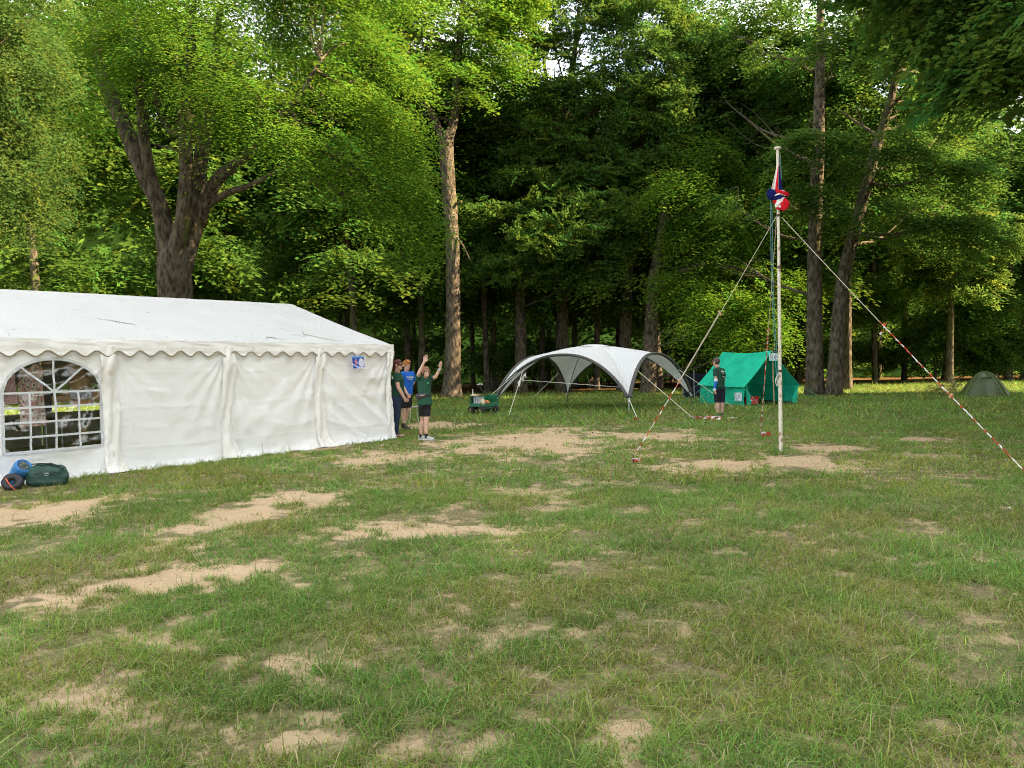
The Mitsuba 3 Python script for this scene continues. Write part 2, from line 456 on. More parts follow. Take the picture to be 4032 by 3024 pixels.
# many-stemmed beech behind the marquee
t = thing('beech_tree', 'broad beech with several stems fanning from a low fork behind the white marquee', 'tree')
put(f'{t}__trunk', trunk_mesh([(-10.9, 28, 0, .66), (-10.9, 28, 2.2, .57), (-10.98, 28, 4.1, .55), (-11, 28, 5.1, .56), (-10.85, 28, 5.8, .40)], 18, .14, .3, 1), 'm_bark', smooth=True)
for pts in ([(-11.15, 28, 5.0, 0.302), (-11.42, 28, 6.98, 0.286), (-11.87, 28, 8.0, 0.277), (-12.5, 28.3, 9.35, 0.260), (-13.1, 28.6, 10.6, 0.244), (-13.63, 29, 11.7, 0.210), (-14.3, 29.6, 14, 0.118)],
            [(-11.4, 28, 7.0, 0.185), (-11.66, 27.75, 8.29, 0.185), (-11.7, 27.5, 9.7, 0.160), (-11.7, 27.3, 11.1, 0.143), (-11.71, 27.2, 13.0, 0.084)],
            [(-10.98, 27.8, 5.0, 0.286), (-10.5, 27.5, 6.5, 0.244), (-10.33, 27.4, 7.6, 0.227), (-10.24, 27.3, 9.34, 0.210), (-10.1, 27.2, 10.46, 0.193), (-9.8, 27, 13, 0.101)],
            [(-10.75, 28.1, 5.1, 0.319), (-10.25, 28.3, 7, 0.260), (-10.28, 28.5, 8.15, 0.235), (-10.13, 28.7, 9.7, 0.218), (-9.99, 28.9, 10.8, 0.185), (-9.6, 29, 14, 0.084)],
            [(-10.25, 28.2, 6.6, 0.218), (-9.43, 27.7, 7.78, 0.210), (-8.54, 27, 8.13, 0.168), (-7.66, 26.2, 8.48, 0.126), (-6.3, 25.2, 9.4, 0.076), (-5.4, 25, 10.6, 0.042)],
            [(-10.2, 28.2, 6.9, 0.134), (-9.11, 27.6, 7.31, 0.109), (-7.97, 26.8, 7.44, 0.092), (-6.6, 25.6, 7.7, 0.050), (-5.6, 25, 7.6, 0.025)],
            [(-10.28, 27.3, 9.22, 0.109), (-10.84, 27.6, 9.35, 0.118), (-11.26, 27.8, 9.97, 0.101), (-11.47, 28, 10.9, 0.092), (-11.8, 28, 12.3, 0.042)]):
    put(f'{t}__limb', trunk_mesh(pts, 12, .13, 0, 2), 'm_bark', smooth=True)
# a sawn-off bough shows its pale end on the middle stem
put(f'{t}__sawn_end', tube([(-10.02, 27.13, 9.55), (-9.94, 27.0, 9.62)], [.13, .12], 10), 'm_sawn')
tag(f'{t}__sawn_end', 'pale sawn end of a cut bough')
rng = np.random.default_rng(11)
A_LOBES = [(-11.6, 26.8, 12.0, 1.7, 1.5, .9), (-10.2, 26, 11.4, 1.5, 1.4, .7), (-9.4, 26, 12.6, 1.7, 1.5, .9), (-8.6, 25.2, 10.9, 1.4, 1.4, .65), (-7.6, 25, 10.0, 1.3, 1.4, .6), (-7.0, 24.8, 9.0, 1.2, 1.3, .55),
           (-8.9, 25.6, 9.6, .9, 1.0, .45), (-6.0, 24.2, 8.2, 1.2, 1.2, .55), (-5.2, 24.4, 7.4, 1.1, 1.2, .5), (-4.4, 25, 7.0, .8, 1.0, .45), (-5.6, 26, 12.6, 1.4, 1.5, 1.0), (-4.5, 26.2, 11.7, 1.2, 1.4, 1.0), (-4.1, 26.2, 10.4, 1.0, 1.3, .9),
           (-4.9, 25.4, 9.7, 1.1, 1.3, .7), (-3.95, 26.4, 9.0, .9, 1.2, .8), (-3.8, 26.6, 7.8, .8, 1.1, .6), (-3.5, 27.4, 6.6, .75, 1.0, .5), (-4.6, 26.6, 6.5, .8, 1.0, .4), (-13.5, 29, 13.6, 1.7, 1.5, 1.0), (-14.8, 30, 11.6, 1.6, 1.5, 1.0),
           (-8.8, 27.4, 15.0, 3, 2.4, 1.3), (-5.0, 27, 14.6, 2.2, 2.2, 1.3), (-12.4, 29, 15.6, 3, 2.4, 1.4), (-6.6, 27.4, 11.2, .9, 1.0, .6), (-7.4, 28.4, 13.4, 1.5, 1.4, 1.0), (-6.6, 28.6, 15.4, 1.8, 1.6, 1.1)]
foliage(t, rng, A_LOBES, 60, .112, G_BEECH, (1.0, 1.9), .75, .22, (-10.5, 28), dip=-.32, gap=1.05, holes=.455, tilt=.24, jit=.2)
for tr, part in (([(-9.43, 27.7, 7.78), (-8.54, 27, 8.13), (-7.66, 26.2, 8.48), (-6.3, 25.2, 9.4), (-5.4, 25, 10.6)], [q for q in A_LOBES if q[0] > -7.7]), ([(-10.33, 27.4, 8.6), (-10.1, 27.2, 10.46), (-9.8, 27, 13)], [q for q in A_LOBES if q[0] <= -7.7])):
    labels[branch_set(t, rng, tr, part, .05, 'm_bark', 3)] = {'kind': 'stuff'}

# lime tree at the left edge
t = thing('lime_tree', 'grey green lime tree hanging its leaves over the left end of the marquee', 'tree')
tr = [(-16.5, 23, 0, .35), (-16.3, 22.9, 4, .3), (-16, 22.7, 9, .2), (-15.9, 22.6, 14, .08)]
put(f'{t}__trunk', trunk_mesh(tr, 10, .1, .3, 3), 'm_bark', smooth=True)
L_LOBES = [(-12.6, 21, 9.4, 1.5, 1.6, 1.6), (-12.2, 21, 8.1, 1.2, 1.5, 1.3), (-12.4, 21, 6.4, 1.3, 1.4, 1.3), (-12.8, 21, 4.9, 1.0, 1.2, .9), (-12.9, 21.5, 11, 1.8, 1.6, 1.3), (-14.5, 22, 10, 2, 2, 2), (-14.5, 22, 7, 1.8, 2, 2)]
foliage(t, np.random.default_rng(12), L_LOBES, 84, .092, G_LIME, (.6, 1.1), 0, .35, (-16, 22.8), dip=-.55, tilt=.5)
labels[branch_set(t, np.random.default_rng(13), tr, L_LOBES, .05)] = {'kind': 'stuff'}

# the tall bare trunk in the middle
t = thing('oak_tree', 'tall oak with a long bare sunlit trunk standing to the right of the marquee', 'tree')
put(f'{t}__trunk', trunk_mesh([(-3.14, 43.9, 0, .43), (-3.06, 43.9, 1.5, .42), (-2.98, 43.9, 3.8, .385), (-2.93, 43.9, 7.1, .36), (-3.0, 43.9, 9.6, .36), (-3.08, 43.9, 10.9, .36), (-3.17, 43.9, 13.1, .37), (-3.15, 43.9, 13.7, .26)], 20, .10, .55, 4), 'm_bark', smooth=True)
for pts in ([(-3.2, 43.9, 12.9, .24), (-3.79, 43.7, 14.42, .2), (-4.46, 43.5, 15.42, .16), (-5.0, 43, 17.7, .12), (-5.2, 43, 20.5, .06)],
            [(-3.1, 43.9, 12.9, .27), (-2.63, 44, 14.84, .22), (-2.6, 44.2, 16.9, .2), (-2.21, 44.5, 19.9, .14), (-2.0, 44.5, 23, .05)],
            [(-2.95, 43.8, 8.4, .07), (-2.45, 43.5, 7.9, .05), (-2.0, 43.3, 7.0, .03)],
            [(-2.85, 43.8, 9.9, .10), (-2.4, 43.5, 10.0, .08)]):
    put(f'{t}__limb', trunk_mesh(pts, 10, .15, 0, 5), 'm_bark', smooth=True)
C_LOBES = [(-4.5, 43, 18.6, 1.5, 1.6, 1.3), (-2.1, 43, 18.8, 1.6, 1.6, 1.4), (-.9, 44, 17.4, 1.4, 1.5, 1.1), (-2.7, 42, 15.5, 1.3, 1.2, .7), (-4.6, 44, 20.6, 1.6, 1.6, 1.2), (-1.0, 44, 20, 1.6, 1.7, 1.4),
           (-5.3, 43.6, 17.2, 1.0, 1.3, 1.1), (-2.5, 44, 22.5, 3, 2.5, 1.6), (-4.1, 42.5, 16.4, .9, 1.2, .6), (-6.4, 44.5, 19.5, 1.4, 1.5, 1.5), (.3, 44, 21, 1.4, 1.5, 1.2), (-7.2, 46, 21.6, 2.2, 1.8, 1.6), (-8.4, 47, 18.4, 1.8, 1.6, 1.4)]
foliage(t, np.random.default_rng(14), C_LOBES, 36, .17, G_BEECH, (1.1, 2.0), .8, .15, (-3, 44), tilt=.26, jit=.2)
labels[branch_set(t, np.random.default_rng(15), [(-3.1, 43.9, 13), (-2.6, 44.2, 17), (-2.1, 44.5, 21)], C_LOBES, .08, 'm_bark', 3)] = {'kind': 'stuff'}

# bushy oak behind the shelter
t = thing('oak_tree', 'bushy oak with a rounded lit crown low over the left of the white shelter', 'tree')
put(f'{t}__trunk', trunk_mesh([(.5, 49, 0, .36), (.55, 49, 3, .33), (.6, 49, 6.1, .3), (.9, 49, 10, .22), (1.2, 49, 13, .08)], 14, .08, .4, 6), 'm_bark', smooth=True)
M_LOBES = auto_lobes(np.random.default_rng(16), (1.75, 46.6, 8.9), (4.6, 3.6, 3.5), 15, .42) + [(-.6, 46, 9.9, 1.6, 1.5, 1.2), (1.2, 47, 11.7, 1.6, 1.5, 1.0), (4.5, 46, 7.4, 1.5, 1.3, 1.1), (3.2, 45, 9.2, 1.6, 1.3, 1.2), (.6, 45.5, 6.6, 2.0, 1.4, .8)]
foliage(t, np.random.default_rng(17), M_LOBES, 34, .18, G_OAK, (.6, 1.1), 0, .05, (1.2, 48), tilt=.7, dip=-.05, jit=.5)
labels[branch_set(t, np.random.default_rng(18), [(.55, 49, 4), (.6, 49, 6.5), (1.2, 49, 12)], M_LOBES, .07, 'm_bark', 3)] = {'kind': 'stuff'}

# the high oak above it
t = thing('oak_tree', 'high oak whose big sunlit crown fills the top middle above the shelter', 'tree')
put(f'{t}__trunk', trunk_mesh([(3.0, 50.6, 0, .42), (3.05, 50.5, 6, .36), (3.12, 50, 12, .3), (3.12, 50, 14.8, .28), (3.8, 50, 18.5, .2), (4.2, 49.6, 22, .08)], 14, .1, .4, 7), 'm_bark', smooth=True)
for pts in ([(3.1, 50, 13.5, .2), (4.4, 49, 15.6, .16), (6.2, 48, 16.8, .1), (8.0, 46.5, 17, .05)], [(3.1, 50, 14.6, .18), (2.4, 49.2, 17, .13), (2.0, 48.5, 20, .06)], [(3.1, 50, 12.2, .14), (1.8, 49, 13.4, .1), (.2, 48.2, 14.4, .05)]):
    put(f'{t}__limb', trunk_mesh(pts, 9, .15, 0, 8), 'm_bark', smooth=True)
O_LOBES = [(2.7, 47, 19.2, 2.0, 1.8, 1.4), (5.7, 47, 18, 2.1, 1.9, 1.5), (7.9, 45.4, 17.8, 1.6, 1.6, 1.5), (8.3, 45.2, 14.9, 1.3, 1.4, 1.5), (5.3, 47, 20.7, 2.2, 1.9, 1.4), (1.3, 49, 21.2, 2, 2, 1.3), (7.9, 46, 20.3, 1.7, 1.8, 1.4),
           (4.2, 46.5, 16.4, 1.8, 1.6, 1.0), (6.8, 46, 16.0, 1.5, 1.5, 1.0), (1.0, 48, 17.8, 1.6, 1.6, 1.1), (4.5, 48, 23, 3.5, 2.6, 1.6), (8.6, 45.6, 12.9, .9, 1.1, .8), (-.2, 48.5, 15.6, 1.3, 1.3, .9), (2.6, 47.5, 14.6, 1.2, 1.2, .7), (6.4, 46.4, 14.6, 1.3, 1.3, .8), (9.6, 47, 19, 1.5, 1.6, 1.3), (3.0, 48, 16.6, 1.8, 1.6, 1.0), (-1.6, 48.5, 18, 1.6, 1.5, 1.2), (9.6, 47.5, 21.8, 2.0, 1.8, 1.3), (10.6, 48, 17, 1.7, 1.6, 1.2), (11.6, 49, 20, 2, 1.8, 1.4), (2, 49, 23.2, 2.4, 2, 1.3), (3.4, 47, 13.6, 1.6, 1.3, .9), (5.2, 47, 13.0, 1.5, 1.3, .9), (1.4, 47.4, 13.0, 1.4, 1.3, .9), (4.2, 46.6, 11.9, 1.4, 1.2, .7), (6.8, 46.6, 12.2, 1.3, 1.2, .8)]
foliage(t, np.random.default_rng(19), O_LOBES, 32, .19, G_OAK, (.7, 1.3), 0, .05, (3.5, 49.5), tilt=.7, dip=-.05, jit=.5)
labels[branch_set(t, np.random.default_rng(20), [(3.12, 50, 13), (3.2, 50, 15.5), (4, 49.8, 20)], O_LOBES[:14], .075, 'm_bark', 4)] = {'kind': 'stuff'}

# two dark trunks behind the right half of the shelter
t = thing('hornbeam_tree', 'straight dark trunk with a wire tied round it, just above the shelter roof', 'tree')
tr = [(6.7, 51, 0, .40), (6.8, 51, 2.9, .37), (6.99, 51, 6.75, .36), (7.33, 51, 10.9, .33), (7.75, 51, 15.3, .26), (8, 51, 19, .1)]
put(f'{t}__trunk', trunk_mesh(tr, 14, .08, .3, 9), 'm_bark', smooth=True)
place(f'{t}__crown', 'group_wood_2', (8.2, 50.2, 0), 40, .95)
labels[branch_set(t, np.random.default_rng(23), tr, auto_lobes(np.random.default_rng(21), (8.3, 50, 12.5), (4.2, 3, 5.5), 8, .40), .07, 'm_bark', 2)] = {'kind': 'stuff'}
t = thing('hornbeam_tree', 'forked dark trunk with lime lit sprays hanging between shelter and green tent', 'tree')
tr = [(7.28, 45.6, 0, .40), (7.44, 45.6, 2.7, .36), (7.61, 45.6, 5.7, .31), (7.95, 46, 7.4, .25), (8.6, 46.3, 11, .18), (9, 46.5, 15, .06)]
put(f'{t}__trunk', trunk_mesh(tr, 14, .1, .35, 10), 'm_bark', smooth=True)
put(f'{t}__limb', trunk_mesh([(7.6, 45.6, 5.2, .22), (8.6, 44.6, 6.2, .15), (10.2, 43.2, 6.6, .1), (12.4, 42.4, 5.9, .04)], 9, .12, 0, 11), 'm_bark', smooth=True)
H2 = [(8.2, 44, 6.0, .8, .9, .6), (9.5, 42, 4.9, 1.1, 1.0, .7), (11.3, 42, 4.9, 1.2, 1.1, .7), (12.5, 42, 3.6, .8, .9, .6), (8.4, 41.6, 3.6, .8, .8, .55), (10.1, 41.4, 3.3, .9, .8, .55), (13.4, 43, 5.8, 1.2, 1.1, .8), (9.0, 44, 8.3, 1.6, 1.4, 1.1), (11.3, 44, 8.4, 1.8, 1.5, 1.2, .6),
      (8.4, 43.6, 10.6, 1.5, 1.4, 1), (12.4, 45, 11, 1.8, 1.6, 1.2, .6), (10.2, 45, 12.5, 2, 1.8, 1.2, .6)]
foliage(t, np.random.default_rng(24), H2, 42, .16, G_BEECH, (1.0, 1.8), .7, .35, (7.8, 46), dip=-.45, tilt=.26, jit=.2)
labels[branch_set(t, np.random.default_rng(25), tr, H2, .05, 'm_bark', 3)] = {'kind': 'stuff'}

# the group of tall trunks on the right
R_LOBES_A = [(10.9, 40, 16.7, 1.5, 1.5, 1.3, .4), (12.4, 38, 15.1, 1.5, 1.5, 1.2, .7), (14, 37.4, 14.2, 1.5, 1.5, 1.1), (10.9, 40, 12.6, 1.4, 1.4, 1.2, .45), (12.8, 38, 10.9, 1.5, 1.4, 1.0, .6), (10.8, 41, 9.2, 1.4, 1.5, 1.0, .5), (13, 39.6, 8.6, 1.3, 1.3, .7, .35), (12.2, 43, 14.6, 1.6, 1.6, 1.3, .7), (12, 38.5, 18.5, 2.4, 2, 1.4, .4), (11.2, 42, 6.6, 1.5, 1.4, 1.0, .4), (9.8, 42, 14.6, 1.2, 1.2, 1.1, .3)]
R_LOBES_B = [(16.5, 38, 15.1, 1.7, 1.6, 1.3), (19.5, 40, 16.2, 1.8, 1.7, 1.3), (15.3, 37, 10.5, 1.4, 1.4, 1.0), (18.6, 39, 11.2, 1.8, 1.6, 1.2), (20.8, 43.6, 9.2, 1.8, 1.6, 1.1), (17.2, 37.5, 12.9, 1.5, 1.4, 1.0), (18, 39, 19, 2.6, 2.2, 1.5), (21.5, 41, 13.2, 1.6, 1.6, 1.2), (16.6, 40.5, 9.6, 1.6, 1.5, 1.0), (22.5, 42.5, 10.4, 1.6, 1.5, 1.1), (14.6, 37.2, 12.4, 1.4, 1.3, .9), (16.4, 38, 17, 1.6, 1.5, 1.1), (19, 40, 13.6, 1.6, 1.5, 1.0), (19.4, 36.8, 7.4, 1.6, 1.2, .8), (17.5, 36.9, 7.2, 1.2, 1.1, .7), (22, 42, 16, 1.8, 1.7, 1.2)]
def set_back(lobes, k=1.11):
    """The upper lobes stand behind the stems."""
    return [(q[0] * k, q[1] * k, (q[2] - 1.6) * k + 1.6, *q[3:]) if q[2] > 9.5 else q for q in lobes]


R_LOBES_A, R_LOBES_B = set_back(R_LOBES_A), set_back(R_LOBES_B)
R_LOBES_A += [(13.4, 36.8, 11.6, 1.4, 1.0, 1.0, 1.5), (14.3, 36.6, 15.2, 1.5, 1.1, 1.2, 1.5), (12.7, 36.8, 9.4, 1.1, .9, .7, 1.2), (13.9, 36.6, 18.6, 1.7, 1.1, 1.4, 1.4), (13.9, 36.5, 8.6, 1.0, .8, .6, 1.3)]
R_LOBES_B += [(15.9, 36.4, 10.4, 1.4, 1.0, 1.0, 1.6), (16.9, 36.4, 13.6, 1.5, 1.1, 1.2, 1.5), (15.2, 36.4, 8.0, 1.0, .8, .6, 1.3), (17.4, 36.8, 17, 1.7, 1.1, 1.4, 1.4), (18.5, 36.5, 10.0, 1.4, 1.0, 1.1, 1.2)]
for pts, lab, lobes, sd in (([(13.75, 38.7, 0, .39), (13.81, 38.7, 6.2, .32), (14.03, 38.7, 11.6, .28), (14.26, 39, 15.5, .2), (14.3, 39, 21, .06)], 'upright dark trunk nearest behind the flagpole, left of the close right hand pair', R_LOBES_A, 30),
                            ([(14.45, 38.3, 0, .33), (14.78, 38.3, 4.3, .28), (15.27, 38.3, 6.6, .28), (16.36, 38.2, 10.8, .22), (17.2, 38, 14, .15), (17.8, 38, 19, .05)], 'dark trunk leaning to the right, close beside the upright trunk behind the flagpole', R_LOBES_B, 31)):
    t = thing('hornbeam_tree', lab, 'tree')
    put(f'{t}__trunk', trunk_mesh(pts, 14, .08, .35, sd), 'm_bark', smooth=True)
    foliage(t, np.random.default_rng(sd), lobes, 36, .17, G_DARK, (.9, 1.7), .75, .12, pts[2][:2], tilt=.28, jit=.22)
    labels[branch_set(t, np.random.default_rng(sd + 5), pts, lobes, .08, 'm_bark', 3)] = {'kind': 'stuff'}
for pts, lab, sd in (([(15.1, 42.2, 0, .22), (15.1, 42.2, 7, .2), (15.3, 42.3, 13, .15), (15.4, 42.4, 18, .05)], 'slim trunk standing back behind the right hand pair', 33),
                     ([(17.9, 45.5, 0, .24), (18.0, 45.5, 6, .2), (18.3, 45.6, 12, .15), (18.6, 45.6, 18, .05)], 'thin trunk standing back in the shade right of the leaning right hand trunk', 34)):
    t = thing('hornbeam_tree', lab, 'tree')
    put(f'{t}__trunk', trunk_mesh(pts, 10, .08, .35, sd), 'm_bark', smooth=True)
    place(f'{t}__crown', f'group_wood_{sd % 4}', (pts[2][0] + .8, pts[2][1] + 2.2, 4.5), sd * 47, .72)

# lit trees beyond the field on the right
for c, r, n, lab, col, sd in (((27.2, 51.5, 8.4), (4.8, 3.2, 3.6), 14, 'yellow green sunlit rounded tree at the far right behind the olive tent', G_HAZEL, 40),
                              ((33.5, 56, 12.5), (5, 4, 6), 12, 'pale sunlit tree at the right edge under the sky gap', G_HAZEL, 41),
                              ((21.6, 55.5, 5.8), (3.6, 2.6, 2.6), 9, 'low dark green tree between the leaning trunk and the sunlit right hand tree', G_OAK, 42),
                              ((30.0, 57.5, 3.8), (5.5, 2.0, 2.2), 9, 'dark drooping understorey tree behind the olive tent', G_DARK, 43)):
    t = thing('field_maple', lab, 'tree')
    tr = [(c[0], c[1] + 1.5, 0, .25), (c[0] + .1, c[1] + 1.4, c[2] * .6, .18), (c[0], c[1] + 1, c[2] + r[2] * .6, .05)]
    put(f'{t}__trunk', trunk_mesh(tr, 10, .1, .3, sd), 'm_bark', smooth=True)
    lobes = auto_lobes(np.random.default_rng(sd), c, r, n, .45)
    if sd == 41:
        place(f'{t}__crown', 'group_wood_1', (c[0], c[1], -1), 130, .95)
    else:
        foliage(t, np.random.default_rng(sd), lobes, 17, .21, col, (.7, 1.2), .5 if sd > 41 else 0, .12, c, tilt=.5)
    labels[branch_set(t, np.random.default_rng(sd + 5), tr, lobes, .05, 'm_bark', 2)] = {'kind': 'stuff'}

# big maple whose bough hangs into the top right corner
t = thing('maple_tree', 'shaded maple bough with large lobed leaves hanging into the top right corner', 'tree')
tr = [(13.5, 15.5, 0, .42), (13.4, 15.4, 3, .38), (13.2, 15.2, 6.5, .3), (13, 15, 11, .15), (13, 15, 14, .05)]
put(f'{t}__trunk', trunk_mesh(tr, 12, .1, .4, 50), 'm_bark', smooth=True)
put(f'{t}__limb', trunk_mesh([(13.2, 15.2, 6.3, .2), (11, 14.4, 7.6, .14), (9.2, 13.8, 7.6, .09), (7.6, 13.2, 6.6, .03)], 8, .1, 0, 51), 'm_bark', smooth=True)
MP = [(7.0, 13.8, 7.5, .9, 1.0, .7), (7.7, 13, 6.7, .7, .9, .65), (8.2, 12.6, 6.2, .9, 1, .7), (7.5, 13.8, 6.2, .55, .8, .5), (8.3, 13.4, 5.7, .7, .9, .45), (8.9, 13, 6.9, 1, 1, .8), (7.9, 14, 5.7, .45, .7, .35), (9.3, 13.4, 8, 1.2, 1.1, .8), (6.6, 14.2, 8.4, 1.1, 1.1, .6), (8.2, 13.2, 8.4, 1.3, 1.2, .8)]
foliage(t, np.random.default_rng(52), MP, 50, .105, G_DARK, (.5, .9), 0, .5, (13, 15), shape='maple', tilt=.3, dip=-.5)
rest = auto_lobes(np.random.default_rng(53), (14, 15, 11), (5, 5, 5.5), 16, .42)
foliage(t, np.random.default_rng(54), rest, 7, .4, G_DARK, (1.1, 1.9), 0, .2, (13, 15), part='upper_crown')
labels[branch_set(t, np.random.default_rng(55), [(13.2, 15.2, 6.3), (11, 14.4, 7.6), (9.2, 13.8, 7.6)], MP[:8], .035, 'm_bark', 3)] = {'kind': 'stuff'}

# ------------------------------------------------------------------ the wood behind
rng = np.random.default_rng(72)
WOOD = [(-27, 44), (-22, 40), (-19.5, 48), (-16.5, 43.5), (-16.4, 50), (-9.8, 50), (-8.2, 45.5), (-6.4, 53), (-5.2, 49.5), (-1.2, 57), (1.9, 55.6), (4.6, 62), (5.4, 54.4), (9.6, 55.6), (12.4, 51), (12.0, 60), (16.8, 58), (20.5, 61), (24.5, 57.5), (29, 63), (36, 60), (17.6, 66), (-3.0, 66), (-12, 60), (-22, 57), (0.5, 61), (8.2, 66), (-8, 72), (3, 72), (13.5, 72), (24, 70), (-17, 68), (31, 72), (-1.5, 51.5), (14.5, 49)]
for i, (x, y) in enumerate(WOOD):
    t = thing('woodland_tree', 'straight trunk among the shaded trees of the wood behind the camp', 'tree', 'shaded trees of the wood behind')
    s_ = rng.uniform(.9, 1.12)
    lx, ly = rng.normal(0, .5, 2)
    h = 22 * s_
    tr = [(x, y, 0, rng.uniform(.15, .27)), (x + lx * .3, y + ly * .3, h * .3, .18), (x + lx, y + ly, h * .65, .13), (x + lx * 1.4, y, h * .97, .04)]
    put(f'{t}__trunk', trunk_mesh(tr, 9, .1, .35, 100 + i), 'm_bark', smooth=True)
    place(f'{t}__crown', f'group_wood_{i % 4}', (x + lx * .5, y, 0), rng.uniform(0, 360), s_)
    lobes = auto_lobes(rng, (x + lx, y, h * .6), (3.4, 3, h * .3), 5, .4)
    stuff(branch_set(t, rng, tr, lobes, .06, 'm_bark', 1))

# saplings and bushes of the understorey
BUSH = [(-19, 43, 2.2), (-12, 46.5, 2.6), (-25, 41, 2.4), (-.8, 54, 2.6), (8.3, 59, 2.6), (15.5, 57, 2.4), (23, 60, 2.6), (33, 58, 2.6)]
BUSH += [(-34 + 4.6 * k + 1.2 * math.sin(k * 2.1), 63 + 4 * math.sin(k * 1.7), 3.1 + .7 * math.sin(k * 3.3)) for k in range(18)]
for i, (x, y, h) in enumerate(BUSH):
    t = thing('hazel_bush', 'dark leafy bush in the shade under the trees behind the camp', 'bush', 'bushes under the trees')
    st = [tube(spline([(x, y, -.1), (x + rng.normal(0, .3), y, h * .5), (x + rng.normal(0, .9), y + rng.normal(0, .5), h * 1.1)], 7), np.linspace(.045, .012, 7), 5) for _ in range(5)]
    stuff(put(f'{t}__stems', cat(st), 'm_bark', smooth=True))
    place(f'{t}__crown', f'group_bush_{i % 3}', (x, y, 0), rng.uniform(0, 360), h / 2.5)

# the far mass of the wood: lumpy foliage no one could count
rng = np.random.default_rng(90)
n = 52
u, v = np.meshgrid(np.linspace(-1, 1, 90), np.linspace(0, 1, 20), indexing='ij')


def far_surface(u, v):
    x, z = u * 95, v * 25 - .3
    y = 80 - 26 * np.maximum(np.abs(u) - .3, 0)**1.2 + 9 * (v - .2)
    q = np.stack([x * .16, z * .2, 0 * x], -1)
    return np.stack([x, y + 7 * (nfbm(q, 4, 33) - .5), z + 5 * (nfbm(q[..., [0]] * np.array([1, 1, 1.0]) + 5, 3, 34) - .5) * v], -1)


core = grid(lambda a, b: far_surface(a, b) + np.array([0, 1.6, 0]) + rng.normal(0, .5, (len(a), 3)), 150, 40, -1, 1, 0, 1)
m_ = 1900
uu, vv = rng.uniform(-.75, .75, m_), rng.uniform(0, 1.02, m_)
p_ = far_surface(uu, vv) + rng.normal(0, 1.0, (m_, 3)) * np.array([1, 1.2, .6])
lv, lf, lc = leaves(rng, p_, np.stack([rng.normal(0, .5, m_), -np.ones(m_), -.3 + 0 * uu], -1), rng.uniform(2, 3.4, m_), .58, G_DARK)
cv, cf = core[0], core[1]
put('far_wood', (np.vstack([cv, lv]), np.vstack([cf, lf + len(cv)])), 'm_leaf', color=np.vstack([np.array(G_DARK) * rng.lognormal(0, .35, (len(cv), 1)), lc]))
tag('far_wood', 'deep shaded mass of the wood far behind the trees', 'wood', kind='stuff')

# trees along the right side of the field, outside the frame: they throw the shade over the camp
rng = np.random.default_rng(95)
for k in range(2):
    crown_group(f'group_side_{k}', rng, auto_lobes(rng, (0, 0, 13), (4.7, 4.9, 9.2), 15, .45), 6.5, .42, G_OAK, (1.5, 2.5), 0, tilt=.6)
SIDE = [(22, -15), (25, -9), (22.5, -3), (25, 3), (22.5, 9), (25, 14.5), (23, 19.5), (25.5, 23.5), (27.5, 28), (32, -6), (33, 6), (34, 17), (42, 55), (49, 58), (31, 33)]
for i, (x, y) in enumerate(SIDE):
    t = thing('field_oak', 'tall oak of the row along the right side of the field, shading the camp', 'tree', 'oaks along the right side of the field')
    s_ = rng.uniform(1.14, 1.27) if y < 30 else 1.3 if y < 31 else .74 if y < 40 else .85
    put(f'{t}__trunk', trunk_mesh([(x, y, 0, .45), (x, y, 6, .36), (x + .4, y, 13, .25), (x, y, 21 * s_, .06)], 9, .1, .3, 200 + i), 'm_bark', smooth=True)
    place(f'{t}__crown', f'group_side_{i % 2}', (x, y, 0), rng.uniform(0, 360), s_)

# ------------------------------------------------------------------ grass
def in_marquee(x, y):
    dx, dy = x + 2.74, y - 19.25
    s = -dx * math.sin(.578) - dy * math.cos(.578)
    w = -dx * math.cos(.578) + dy * math.sin(.578)
    return (w > -.02) & (w < 6.4) & (s > 0) & (s < 11.4)


